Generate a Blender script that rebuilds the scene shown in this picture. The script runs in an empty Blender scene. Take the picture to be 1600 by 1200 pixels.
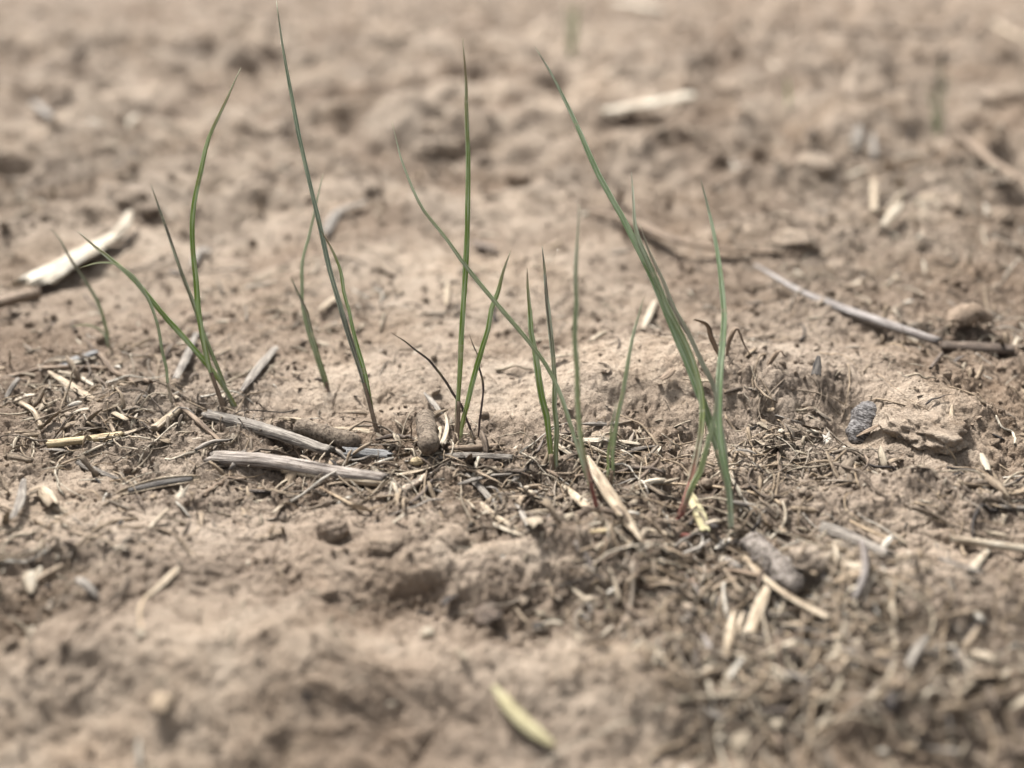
import bpy, bmesh, math, random
import numpy as np
from mathutils import Vector, Matrix

random.seed(11)
rng = np.random.default_rng(11)
R = math.radians
scene = bpy.context.scene
col = scene.collection

# ------------------------------------------------------------------ camera
PITCH, CAM_H = R(28.5), 0.0797
FOC = 1256.0                       # focal length in photo pixels (1600 wide)
FOCUS = 0.147
cam_data = bpy.data.cameras.new('camera')
cam_data.sensor_width = 36.0
cam_data.lens = 36.0 * FOC / 1600.0
cam_data.clip_start = 0.005
cam_data.clip_end = 300.0
cam_data.dof.use_dof = True
cam_data.dof.focus_distance = FOCUS
cam_data.dof.aperture_fstop = cam_data.lens / 4.0
cam = bpy.data.objects.new('camera', cam_data)
cam.location = (0, 0, CAM_H)
cam.rotation_euler = (math.pi / 2 - PITCH, 0, 0)
col.objects.link(cam)
scene.camera = cam

# ------------------------------------------------------------------ light
SUN_EL, SUN_AZ = R(52), R(-28)     # azimuth measured from +Y (away from the camera) towards +X
world = bpy.data.worlds.new('World')
scene.world = world
world.use_nodes = True
nt = world.node_tree
bg = nt.nodes['Background']
sky = nt.nodes.new('ShaderNodeTexSky')
sky.sky_type = 'NISHITA'
sky.sun_disc = False
sky.sun_elevation = SUN_EL
sky.sun_rotation = SUN_AZ
sky.dust_density = 4.0
sky.air_density = 1.0
hsv = nt.nodes.new('ShaderNodeHueSaturation')
hsv.inputs['Saturation'].default_value = 0.18      # thin bright overcast: a nearly white sky
nt.links.new(sky.outputs[0], hsv.inputs['Color'])
nt.links.new(hsv.outputs[0], bg.inputs['Color'])
bg.inputs['Strength'].default_value = 0.05
sl = bpy.data.lights.new('sun', 'SUN')
sl.energy = 2.6
sl.angle = R(10)
sl.color = (1.0, 0.968, 0.925)
sun = bpy.data.objects.new('sun', sl)
sdir = Vector((math.sin(SUN_AZ) * math.cos(SUN_EL), math.cos(SUN_AZ) * math.cos(SUN_EL), math.sin(SUN_EL)))
sun.rotation_euler = sdir.to_track_quat('Z', 'Y').to_euler()
sun.location = sdir * 3
col.objects.link(sun)
scene.view_settings.view_transform = 'Standard'
scene.view_settings.look = 'None'
scene.view_settings.gamma = 1.0
scene.view_settings.use_curve_mapping = False
scene.view_settings.exposure = 2.17

# ------------------------------------------------------------------ geometry of the view (places things on the ground)
CAM = np.array([0, 0, CAM_H])
FW = np.array([0, math.cos(PITCH), -math.sin(PITCH)])
UP = np.array([0, math.sin(PITCH), math.cos(PITCH)])

def ray(px, py):
    return np.array([1.0, 0, 0]) * ((px - 800) / FOC) + UP * ((600 - py) / FOC) + FW

def P0(px, py):
    d = ray(px, py)
    return (CAM + d * (-CAM_H / d[2]))[:2]

def depth(P):
    return float(np.dot(np.asarray(P) - CAM, FW))

# ------------------------------------------------------------------ noise
def hash2(ix, iy, seed):
    h = (ix.astype(np.int64) * 374761393 + iy.astype(np.int64) * 668265263 + seed * 2246822519) & 0xFFFFFFFF
    h = ((h ^ (h >> 13)) * 1274126177) & 0xFFFFFFFF
    h = ((h ^ (h >> 15)) * 2246822519) & 0xFFFFFFFF
    return ((h ^ (h >> 16)) & 0xFFFFFF) / float(0x1000000)

def perlin(x, y, seed=0):
    x0, y0 = np.floor(x), np.floor(y)
    fx, fy = x - x0, y - y0
    u, v = fx * fx * fx * (fx * (fx * 6 - 15) + 10), fy * fy * fy * (fy * (fy * 6 - 15) + 10)
    def g(dx, dy):
        a = hash2(x0 + dx, y0 + dy, seed) * 2 * math.pi
        return np.cos(a) * (fx - dx) + np.sin(a) * (fy - dy)
    a = g(0, 0) * (1 - u) + g(1, 0) * u
    b = g(0, 1) * (1 - u) + g(1, 1) * u
    return (a * (1 - v) + b * v) * 1.5

def fbm(x, y, oct, seed, gain=0.5):
    s, a = 0, 1.0
    for o in range(oct):
        s = s + a * perlin(x * 2 ** o + 17.3 * o, y * 2 ** o - 9.1 * o, seed + o * 7)
        a *= gain
    return s

def worley(x, y, seed):
    x0, y0 = np.floor(x), np.floor(y)
    f1 = np.full(x.shape, 9.0); f2 = np.full(x.shape, 9.0); idv = np.zeros(x.shape)
    for i in (-1, 0, 1):
        for j in (-1, 0, 1):
            cx, cy = x0 + i, y0 + j
            px = cx + hash2(cx, cy, seed); py = cy + hash2(cx, cy, seed + 91)
            d = np.hypot(px - x, py - y)
            m = d < f1
            f2 = np.where(m, f1, np.minimum(f2, d))
            idv = np.where(m, hash2(cx, cy, seed + 33), idv)
            f1 = np.where(m, d, f1)
    return f1, f2, idv

def sstep(a, b, x):
    t = np.clip((x - a) / (b - a), 0, 1)
    return t * t * (3 - 2 * t)

# ------------------------------------------------------------------ lie of the land
def blob(px, py, rx, ry, h, pw=1.0):
    c = P0(px, py)
    ex = abs(P0(px + rx, py)[0] - c[0])
    top = P0(px, max(py - ry, -120)); bot = P0(px, py + ry)
    ey = (top[1] - bot[1]) / 2
    return (c[0], c[1], ex, ey, h, pw)

RELIEF = [                                 # px, py, rx, ry, height(m), plateau power
    blob(1000, 588, 170, 56, .0062, 1.25),  # mound behind the middle seedlings
    blob(905, 632, 70, 28, .0024, 1.3),
    blob(1130, 620, 130, 40, .0030, 1.2),
    blob(1290, 590, 190, 45, .0036, 1.3),
    blob(1455, 655, 95, 40, .0048, 1.8),   # cracked clod of crust
    blob(1345, 672, 34, 30, -.0042, 1.3),  # hole beside it
    blob(1275, 690, 34, 20, -.0030, 1.2),
    blob(1400, 735, 60, 20, -.0014, 1.2),
    blob(1430, 775, 120, 32, .0032, 1.3),
    blob(1440, 940, 170, 60, .0042, 1.3),
    blob(1290, 875, 60, 34, .0030, 1.4),
    blob(750, 948, 255, 50, -.0036, 1.6),  # old hoof print
    blob(700, 872, 240, 28, .0015, 1.2),
    blob(955, 838, 80, 34, .0026, 1.2),
    blob(880, 850, 70, 26, .0014, 1.1),
    blob(520, 843, 55, 30, .0010, 1.3),
    blob(640, 840, 55, 26, .0020, 1.3),
    blob(320, 1040, 330, 90, .0046, 1.4),
    blob(700, 1050, 300, 44, .0014, 1.3),
    blob(960, 1040, 120, 50, .0016, 1.3),
    blob(180, 880, 200, 60, .0022, 1.3),
    blob(40, 960, 60, 60, -.0030, 1.3),
    blob(150, 1100, 90, 60, -.0040, 1.3),
    blob(500, 640, 180, 30, -.0018, 1.2),
    blob(540, 605, 150, 30, .0016, 1.2),
    blob(200, 640, 60, 26, .0028, 1.3),
    blob(1130, 880, 80, 40, -.0024, 1.3),
    blob(1200, 960, 130, 44, -.0030, 1.3),
    blob(800, 770, 110, 40, -.0020, 1.3),
    blob(1130, 1130, 200, 50, -.0022, 1.2),
    blob(1500, 1090, 160, 60, .0030, 1.2),
    blob(645, 122, 60, 16, -.010, 1.3),    # dips farther off
    blob(812, 278, 60, 16, -.006, 1.3),
    blob(1270, 255, 90, 26, .008, 1.2),
    blob(1330, 275, 40, 20, -.007, 1.3),
    blob(1210, 380, 120, 26, .006, 1.3),
    blob(1560, 190, 90, 30, .009, 1.2),
    blob(1280, 505, 150, 26, .0035, 1.2),
    blob(650, 215, 90, 24, .010, 1.3),
    blob(180, 290, 170, 30, .006, 1.3),
    blob(420, 300, 90, 26, .008, 1.3),
    blob(330, 355, 60, 16, -.004, 1.3),
    blob(110, 430, 90, 22, -.003, 1.3),
    blob(400, 130, 300, 20, -.010, 1.2),
    blob(280, 85, 250, 18, .012, 1.2),
    blob(700, 330, 140, 24, .004, 1.3),
    blob(1020, 420, 80, 22, -.004, 1.2),
]
BARE = [(300, 840, 330, 56), (330, 1110, 440, 190), (800, 1090, 330, 100), (560, 1200, 700, 120), (690, 884, 260, 26), (1000, 590, 150, 56),
        (560, 600, 140, 50), (1440, 670, 120, 48), (1430, 860, 130, 60), (1170, 715, 60, 30), (560, 380, 480, 130),
        (560, 150, 640, 70), (500, 60, 700, 26), (1260, 560, 220, 46), (960, 1040, 110, 40), (60, 790, 120, 60), (800, 610, 90, 50)]
BARE = [blob(a, b, c, d, .62 if (a, b) in ((560, 380), (560, 150), (500, 60), (1260, 560), (60, 790)) else 1.0, 1.6) for a, b, c, d in BARE]

FRONT_Y = P0(800, 1030)[1]
def bareness(x, y):
    wx = x + .006 * perlin(x / .02, y / .02, 71); wy = y + .006 * perlin(x / .02, y / .02, 72)
    m = np.zeros(x.shape)
    for cx, cy, rx, ry, h, pw in BARE:
        q = ((wx - cx) / rx) ** 2 + ((wy - cy) / ry) ** 2
        m = np.maximum(m, h * np.exp(-np.power(q, pw) * 0.9))
    m = m + .42 * perlin(x / .035, y / .035, 73) * sstep(.12, .3, np.hypot(x, y))
    return np.clip(m * 1.25 + .02, 0, 1)

def H(x, y):
    x = np.asarray(x, float); y = np.asarray(y, float)
    r = np.hypot(x, y)
    z = np.zeros(x.shape)
    wx = x + .0026 * perlin(x / .011, y / .011, 5) + .0005 * perlin(x / .003, y / .003, 6)
    wy = y + .0026 * perlin(x / .011, y / .011, 7) + .0005 * perlin(x / .003, y / .003, 8)
    for cx, cy, rx, ry, h, pw in RELIEF:
        q = ((wx - cx) / rx) ** 2 + ((wy - cy) / ry) ** 2
        z += h * np.exp(-np.power(q, pw))
    z -= .26 * np.log1p(np.exp(np.clip((FRONT_Y - y) / .006, -30, 30))) * .006      # bank dipping towards the viewer, tilted from the sun to darken the front soil
    far = sstep(.17, .45, r)
    z += (.0016 + .0115 * far) * fbm(x / .055, y / .055, 3, 21)
    b = bareness(x, y)
    rough = 1 - b
    # loose soil: clods and crumbs
    z += rough * (.0016 + .0016 * far) * fbm(x / .0085, y / .0085, 3, 31, .5)
    f1, f2, idv = worley(wx / .0062, wy / .0062, 41)
    z += (.10 + .90 * rough) * .0012 * (1 + .8 * far) * .8 * (idv - .4) * sstep(0.0, .40, f2 - f1)
    f1, f2, idv = worley(x / .0023, y / .0023, 43)
    z += (.06 + .94 * rough) * .0007 * (idv - .5) * sstep(.0, .34, f2 - f1)
    z -= (.15 + .85 * rough) * .0004 * (1 - sstep(.0, .12, f2 - f1))
    # crust: flaked plates with hairline cracks
    f1, f2, idv = worley(wx / .0125, wy / .0105, 47)
    crack = 1 - sstep(.0, .035, f2 - f1)
    gate = sstep(-.05, .3, perlin(x / .03, y / .03, 49))
    z -= crack * gate * .0010 * (.35 + .65 * b)
    fl = fbm(wx / .0042, wy / .0034, 3, 53)
    z += b * .00062 * np.floor(fl * 3.2) / 3.2 * .95
    z += (.00017 + .00018 * rough) * fbm(x / .0019, y / .0016, 4, 61, .66)
    z += (.00018 + .0004 * rough) * (.5 - np.abs(fbm(x / .0030, y / .0026, 3, 65, .6)))
    z += far * .0050 * fbm(x / .02, y / .016, 2, 23)
    z -= (.0003 + .0004 * rough) * (1 - sstep(0, .09, np.abs(fbm(wx / .0055, wy / .0042, 3, 63)))) * sstep(-.1, .3, perlin(x / .012, y / .012, 64))
    # pock marks
    f1, f2, idv = worley(x / .0075, y / .0075, 67)
    z -= np.where(idv > .86, .0007 * np.exp(-(f1 / .13) ** 2), 0)
    fade = 1 - sstep(1.2, 4.0, r)
    z = np.maximum(z, -.05) * fade + (1 - fade) * .03 * fbm(x / 1.1, y / 1.1, 3, 77)
    return z

def H1(x, y):
    return float(H(np.array([x]), np.array([y]))[0])

TS = np.geomspace(.045, 2.2, 260)
def hit(px, py, lift=0.0):
    d = ray(px, py)
    pts = CAM[None] + TS[:, None] * d[None]
    f = pts[:, 2] - H(pts[:, 0], pts[:, 1]) - lift
    k = np.nonzero(f < 0)[0]
    if len(k) == 0:
        t = (-CAM_H / d[2]) if d[2] < -1e-4 else 2.0
        return CAM + d * t
    k = k[0]
    a, b = TS[max(k - 1, 0)], TS[k]
    for _ in range(2):
        tt = np.linspace(a, b, 12)
        pts = CAM[None] + tt[:, None] * d[None]
        f = pts[:, 2] - H(pts[:, 0], pts[:, 1]) - lift
        kk = np.nonzero(f < 0)[0]
        kk = kk[0] if len(kk) else 11
        a, b = tt[max(kk - 1, 0)], tt[kk]
    return CAM + d * (a + b) / 2

# ------------------------------------------------------------------ materials
MATS = {}
class NB:
    def __init__(self, name):
        self.m = bpy.data.materials.new(name); self.m.use_nodes = True
        self.t = self.m.node_tree; self.b = self.t.nodes['Principled BSDF']
        self.out = self.t.nodes['Material Output']
    def n(self, typ, **kw):
        nd = self.t.nodes.new(typ)
        for k, v in kw.items(): setattr(nd, k, v)
        return nd
    def l(self, a, b): self.t.links.new(a, b)
    def noise(self, vec, scale, detail=4, rough=.55, dist=0):
        nd = self.n('ShaderNodeTexNoise'); nd.inputs['Scale'].default_value = scale
        nd.inputs['Detail'].default_value = detail; nd.inputs['Roughness'].default_value = rough
        nd.inputs['Distortion'].default_value = dist
        self.l(vec, nd.inputs['Vector']); return nd.outputs['Fac']
    def ramp(self, fac, stops, interp='LINEAR'):
        nd = self.n('ShaderNodeValToRGB'); cr = nd.color_ramp; cr.interpolation = interp
        while len(cr.elements) < len(stops): cr.elements.new(.5)
        for e, (p, c) in zip(cr.elements, stops):
            e.position = p; e.color = (*c, 1) if len(c) == 3 else c
        self.l(fac, nd.inputs['Fac']); return nd.outputs['Color']
    def mix(self, fac, a, b, typ='MIX'):
        nd = self.n('ShaderNodeMix', data_type='RGBA', blend_type=typ)
        for sock, v in ((nd.inputs[0], fac), (nd.inputs[6], a), (nd.inputs[7], b)):
            if isinstance(v, (int, float)): sock.default_value = v
            elif isinstance(v, tuple): sock.default_value = (*v, 1)
            else: self.l(v, sock)
        return nd.outputs[2]
    def math(self, op, a, b=0.0):
        nd = self.n('ShaderNodeMath', operation=op)
        for s, v in zip(nd.inputs, (a, b)):
            if isinstance(v, (int, float)): s.default_value = v
            else: self.l(v, s)
        return nd.outputs[0]
    def bump(self, h, dist, strength=1.0, normal=None):
        nd = self.n('ShaderNodeBump'); nd.inputs['Distance'].default_value = dist
        nd.inputs['Strength'].default_value = strength
        self.l(h, nd.inputs['Height'])
        if normal is not None: self.l(normal, nd.inputs['Normal'])
        return nd.outputs[0]
    def attr(self, name, out='Vector'):
        nd = self.n('ShaderNodeAttribute', attribute_name=name); return nd.outputs[out]
    def scalev(self, vec, s):
        nd = self.n('ShaderNodeMapping'); nd.inputs['Scale'].default_value = s
        self.l(vec, nd.inputs['Vector']); return nd.outputs[0]

def soil_material(name, island=False, crust=None):
    k = NB(name)
    pos = k.n('ShaderNodeNewGeometry').outputs['Position']
    big = k.noise(pos, 26, 3)
    mid = k.noise(pos, 150, 5, .6)
    fine = k.noise(pos, 900, 4, .65)
    grain = k.noise(pos, 3200, 3, .7)
    loose = k.ramp(mid, [(.31, (.085, .063, .047)), (.47, (.265, .209, .161)), (.66, (.42, .345, .275))])  # loose soil is browner; its dark end also stands in for litter shadows
    hard = k.ramp(mid, [(.26, (.36, .285, .216)), (.44, (.485, .398, .312)), (.66, (.55, .467, .378))])
    if crust is None:
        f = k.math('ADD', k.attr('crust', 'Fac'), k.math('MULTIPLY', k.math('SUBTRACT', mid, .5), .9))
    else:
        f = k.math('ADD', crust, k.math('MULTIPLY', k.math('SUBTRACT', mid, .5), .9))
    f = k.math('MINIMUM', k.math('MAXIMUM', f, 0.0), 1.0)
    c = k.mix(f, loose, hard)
    c = k.mix(k.ramp(big, [(.42, (0, 0, 0)), (.62, (.5, .5, .5))]), c, (.41, .352, .295))
    c = k.mix(k.ramp(k.noise(pos, 9, 3, .6), [(.38, (.8, .8, .8)), (.50, (0, 0, 0))]), c, (.235, .178, .135))
    c = k.mix(k.ramp(big, [(.30, (.45, .45, .45)), (.46, (0, 0, 0))]), c, (.235, .17, .118))
    c = k.mix(k.ramp(fine, [(.30, (.7, .7, .7)), (.44, (0, 0, 0))]), c, (.165, .118, .08))
    c = k.mix(k.ramp(fine, [(.56, (0, 0, 0)), (.74, (.7, .7, .7))]), c, (.54, .45, .35))
    c = k.mix(k.ramp(grain, [(.30, (.6, .6, .6)), (.43, (0, 0, 0))]), c, (.11, .08, .058))
    c = k.mix(k.ramp(grain, [(.60, (0, 0, 0)), (.72, (.55, .55, .55))]), c, (.58, .49, .38))
    if island:
        rnd = k.n('ShaderNodeNewGeometry').outputs['Random Per Island']
        c = k.mix(k.ramp(rnd, [(0, (.55, .55, .55)), (.25, (.1, .1, .1)), (.7, (0, 0, 0)), (.97, (0, 0, 0)), (1, (.6, .6, .6))]), c, (.12, .085, .06))
    c = k.mix(1.0, c, (.712, .691, .671), 'MULTIPLY')
    k.l(c, k.b.inputs['Base Color'])
    k.b.inputs['Roughness'].default_value = .95
    k.b.inputs['Specular IOR Level'].default_value = .12
    n1 = k.bump(fine, .0014, .9)
    n2 = k.bump(grain, .0005, .85, n1)
    k.l(n2, k.b.inputs['Normal'])
    MATS[name] = k.m
    return k.m

def fibre_material(name, pale, mid, dark, rnd=None, scl=(2.6, 2.6, .22), rough=.75, blotch=.5, amount=1.0, spec=.3, bright=False):
    """dry plant matter: streaks run along the piece; rnd = 'object' / 'island' varies the pieces"""
    k = NB(name)
    v = k.attr('fib')
    st = k.noise(k.scalev(v, scl), 1.0, 5, .65, .3)
    bl = k.noise(k.scalev(v, (.5, .5, .35)), 1.0, 4, .6)
    gr = k.noise(v, 3.5, 3, .7)
    c = k.ramp(st, [(.36, dark), (.46, mid), (.58, pale)])
    c = k.mix(k.math('MULTIPLY', k.ramp(bl, [(.46, (0, 0, 0)), (.68, (1, 1, 1))]), blotch), c, dark)
    c = k.mix(k.ramp(gr, [(.30, (.6, .6, .6)), (.42, (0, 0, 0))]), c, tuple(.6 * a for a in dark))
    if rnd:
        if rnd == 'object': f = k.n('ShaderNodeObjectInfo').outputs['Random']
        else: f = k.n('ShaderNodeNewGeometry').outputs['Random Per Island']
        tint = k.ramp(f, [(0, (.48, .41, .31)), (.12, (.36, .28, .195)), (.36, (.27, .215, .16)), (.54, (.62, .55, .44)),
                          (.62, (.31, .26, .205)), (.76, (.40, .335, .25)), (.84, (.15, .115, .085)), (.93, (.72, .67, .58)), (.965, (.06, .05, .045))], 'CONSTANT')
        s2 = k.ramp(st, [(.28, (.42, .40, .38)), (.5, (.85, .85, .85)), (.68, (1.15, 1.15, 1.15))])
        c = k.mix(1.0, tint, s2, 'MULTIPLY')
        c = k.mix(k.ramp(gr, [(.30, (.5, .5, .5)), (.42, (0, 0, 0))]), c, (.09, .065, .045))
    if not bright: c = k.mix(1.0, c, (.74, .73, .72), 'MULTIPLY')
    k.l(c, k.b.inputs['Base Color'])
    k.b.inputs['Roughness'].default_value = rough
    k.b.inputs['Specular IOR Level'].default_value = spec
    nrm = k.bump(st, .0006, .9)
    nrm = k.bump(gr, .00012, .5, nrm)
    k.l(nrm, k.b.inputs['Normal'])
    MATS[name] = k.m
    return k.m

def blade_material(name, stops, streak=.35, edge=(.30, .38, .24)):
    k = NB(name)
    t = k.attr('t', 'Fac')
    v = k.attr('fib')
    st = k.noise(k.scalev(v, (4.0, 4.0, .12)), 1.0, 4, .6)
    bl = k.noise(k.scalev(v, (.4, .4, .25)), 1.0, 3, .6)
    sp = k.noise(v, 5.0, 2, .6)
    tw = k.math('ADD', t, k.math('MULTIPLY', k.math('SUBTRACT', bl, .5), .16))
    c = k.ramp(tw, stops)
    c = k.mix(k.math('MULTIPLY', k.ramp(st, [(.48, (0, 0, 0)), (.58, (1, 1, 1))]), streak), c, edge)
    c = k.mix(k.ramp(st, [(.30, (.55, .55, .55)), (.42, (0, 0, 0))]), c, (.07, .10, .045))
    c = k.mix(k.ramp(sp, [(.62, (0, 0, 0)), (.70, (.5, .5, .5))]), c, (.33, .36, .24))
    nk = k.noise(k.scalev(v, (.02, .02, .42)), 1.0, 2, .5)
    c = k.mix(k.ramp(nk, [(.655, (0, 0, 0)), (.69, (.75, .75, .75)), (.74, (.3, .3, .3))]), c, (.46, .43, .30))
    u = k.attr('u', 'Fac')
    c = k.mix(k.math('MULTIPLY', k.ramp(u, [(.0, (1, 1, 1)), (.22, (.15, .15, .15)), (.30, (0, 0, 0)), (.70, (0, 0, 0)), (1, (.9, .9, .9))]), streak * .75), c, edge)
    c = k.mix(k.ramp(bl, [(.60, (0, 0, 0)), (.72, (.45, .45, .45))]), c, (.30, .27, .14))
    k.l(c, k.b.inputs['Base Color'])
    k.b.inputs['Roughness'].default_value = .42
    k.b.inputs['Specular IOR Level'].default_value = .35
    k.l(k.bump(st, .00012, .6), k.b.inputs['Normal'])
    tr = k.n('ShaderNodeBsdfTranslucent'); k.l(c, tr.inputs['Color'])
    mx = k.n('ShaderNodeMixShader'); mx.inputs[0].default_value = .50
    k.l(k.b.outputs[0], mx.inputs[1]); k.l(tr.outputs[0], mx.inputs[2])
    k.l(mx.outputs[0], k.out.inputs['Surface'])
    MATS[name] = k.m
    return k.m

soil_material('soil'); soil_material('soil_loose', True, .6); soil_material('soil_clod', False, .75); soil_material('pit_shade', False, -1.0)  # last one colours the lumps that stand for shade in far pits
fibre_material('straw', (.56, .48, .37), (.43, .345, .24), (.17, .12, .08))
fibre_material('pale_straw', (.56, .51, .42), (.46, .395, .30), (.23, .17, .115), blotch=.35)
fibre_material('white_straw', (.56, .52, .44), (.45, .39, .30), (.18, .13, .085), scl=(1.2, 1.2, .10), blotch=.55, bright=True)
fibre_material('yellow_straw', (.58, .48, .31), (.46, .36, .21), (.16, .11, .065), blotch=.45)
fibre_material('green_straw', (.53, .49, .31), (.45, .40, .235), (.28, .23, .12), blotch=.15)
fibre_material('grey_wood', (.38, .345, .30), (.20, .175, .148), (.05, .04, .034), scl=(3.2, 3.2, .16))
fibre_material('pink_wood', (.43, .385, .345), (.27, .228, .193), (.055, .042, .034), scl=(2.8, 2.8, .15), blotch=.4)
fibre_material('blue_wood', (.33, .33, .33), (.19, .19, .19), (.05, .05, .052), scl=(4, 4, .2))
fibre_material('brown_stem', (.34, .26, .19), (.24, .175, .12), (.09, .06, .042))
fibre_material('dark_stem', (.20, .155, .12), (.115, .085, .066), (.035, .027, .022))
fibre_material('dark_leaf', (.13, .115, .10), (.055, .048, .043), (.018, .016, .016))
fibre_material('red_stem', (.30, .13, .10), (.22, .07, .055), (.08, .03, .027))
fibre_material('mottled_bark', (.62, .54, .43), (.30, .22, .16), (.04, .03, .025), scl=(1.6, 1.6, .6), blotch=.9)
fibre_material('brown_pellet', (.24, .195, .15), (.155, .12, .088), (.06, .045, .033), scl=(1.6, 1.6, 1.6), rough=.9)
fibre_material('grey_pellet', (.36, .32, .285), (.145, .122, .104), (.045, .036, .03), scl=(1.5, 1.5, 1.6), rough=.8)
fibre_material('speckled_pellet', (.33, .315, .31), (.062, .054, .052), (.03, .026, .026), scl=(1.6, 1.6, 3.6), rough=.55)
fibre_material('silver_stem', (.43, .40, .38), (.25, .22, .20), (.09, .07, .06), scl=(2.2, 2.2, .1), rough=.5, blotch=.3)
fibre_material('root', (.60, .48, .34), (.46, .35, .235), (.24, .17, .11))
fibre_material('flake', (.6, .5, .4), (.45, .35, .25), (.2, .15, .1), rnd='object')
fibre_material('flake_mass', (.6, .5, .4), (.45, .35, .25), (.2, .15, .1), rnd='island')

GREEN = [(0, (.27, .21, .12)), (.07, (.28, .29, .09)), (.3, (.195, .29, .045)), (.75, (.215, .29, .08)), (.93, (.27, .21, .12)), (1, (.20, .11, .08))]
BLUE = [(0, (.22, .15, .12)), (.08, (.20, .21, .13)), (.25, (.205, .30, .125)), (.8, (.28, .38, .21)), (.96, (.27, .27, .21)), (1, (.19, .13, .10))]
PURPLE = [(0, (.17, .11, .10)), (.18, (.19, .165, .15)), (.4, (.21, .245, .205)), (.82, (.235, .29, .21)), (1, (.18, .16, .12))]
PALE = [(0, (.25, .27, .13)), (.25, (.31, .36, .20)), (.7, (.37, .41, .27)), (.93, (.40, .41, .30)), (1, (.27, .20, .13))]
DARKTIP = [(0, (.23, .23, .10)), (.3, (.20, .235, .095)), (.55, (.175, .16, .10)), (.8, (.14, .105, .085)), (1, (.09, .065, .06))]
REDBASE = [(0, (.24, .06, .045)), (.13, (.32, .085, .06)), (.20, (.24, .14, .09)), (.29, (.245, .295, .085)), (.7, (.26, .31, .18)), (1, (.24, .21, .18))]
DRY = [(0, (.09, .06, .06)), (.4, (.12, .09, .088)), (.8, (.10, .085, .08)), (1, (.2, .16, .13))]
GREYDRY = [(0, (.22, .24, .14)), (.3, (.30, .30, .23)), (.7, (.38, .35, .29)), (1, (.34, .29, .23))]
for nm, st in (('grass_green', GREEN), ('grass_blue', BLUE), ('grass_purple', PURPLE), ('grass_pale', PALE), ('grass_darktip', DARKTIP),
               ('grass_redbase', REDBASE), ('grass_dry', DRY), ('grass_grey', GREYDRY)):
    blade_material(nm, st, streak=.15 if nm in ('grass_dry',) else .60, edge=(.16, .13, .12) if nm == 'grass_dry' else (.60, .66, .52))

# ------------------------------------------------------------------ mesh helpers
def make_mesh(name, V, F, fib=None, t=None, mat=None, smooth=True):
    me = bpy.data.meshes.new(name)
    me.from_pydata([tuple(v) for v in V], [], F)
    if smooth: me.polygons.foreach_set('use_smooth', [True] * len(me.polygons))
    if fib is not None:
        a = me.attributes.new('fib', 'FLOAT_VECTOR', 'POINT'); a.data.foreach_set('vector', np.asarray(fib, np.float32).ravel())
    if t is not None:
        a = me.attributes.new('t', 'FLOAT', 'POINT'); a.data.foreach_set('value', np.asarray(t, np.float32).ravel())
    if mat: me.materials.append(MATS[mat])
    me.update()
    return me

def link(name, me, loc=(0, 0, 0), parent=None):
    o = bpy.data.objects.new(name, me); o.location = loc; col.objects.link(o)
    if parent is not None: o.parent = parent
    return o

def tag(o, label, cat, group=None):
    o['label'] = label; o['category'] = cat
    if group: o['group'] = group
    return o

def catmull(pts, n):
    P = np.asarray(pts, float)
    if len(P) == 2:
        return P[0] + (P[1] - P[0]) * np.linspace(0, 1, n)[:, None]
    seg = np.linalg.norm(np.diff(P, axis=0), axis=1); s = np.concatenate([[0], np.cumsum(seg)]); s /= s[-1]
    Q = np.vstack([2 * P[0] - P[1], P, 2 * P[-1] - P[-2]])
    out = []
    for u in np.linspace(0, 1, n):
        i = min(np.searchsorted(s, u, side='right') - 1, len(P) - 2)
        f = (u - s[i]) / max(s[i + 1] - s[i], 1e-9)
        p0, p1, p2, p3 = Q[i], Q[i + 1], Q[i + 2], Q[i + 3]
        out.append(.5 * (2 * p1 + (p2 - p0) * f + (2 * p0 - 5 * p1 + 4 * p2 - p3) * f * f + (3 * p1 - p0 - 3 * p2 + p3) * f ** 3))
    return np.array(out)

def circ(n, ridges=0.0, seed=0, flat=1.0):
    r = np.random.default_rng(seed)
    a = np.linspace(0, 2 * math.pi, n, endpoint=False)
    k = 1 + ridges * r.uniform(-1, 1, n)
    return np.stack([np.cos(a) * k, np.sin(a) * k * flat], 1)

def arc(n, curl, thick):
    """curved strip, half-width 1, convex side up, with thickness"""
    a = np.linspace(-1, 1, n)
    if curl < .05:
        o = np.stack([a, np.full(n, thick)], 1); i = np.stack([a[::-1] * .97, np.full(n, -thick)], 1)
    else:
        rad = 1 / math.sin(min(curl, math.pi / 2)) if curl <= math.pi / 2 else 1.0
        th = a * curl
        o = np.stack([np.sin(th) * rad, np.cos(th) * rad - rad * math.cos(curl) * .5 - rad * .5], 1)
        th = th[::-1]; r2 = rad - thick * 2
        i = np.stack([np.sin(th) * r2, np.cos(th) * r2 - rad * math.cos(curl) * .5 - rad * .5], 1)
    return np.vstack([o, i])[::-1]

VEE = np.array([(-1, .42), (-.55, -.02), (0, -.40), (.55, -.02), (1, .42), (.62, .30), (.22, .05), (0, -.02), (-.22, .05), (-.62, .30)])

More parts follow.
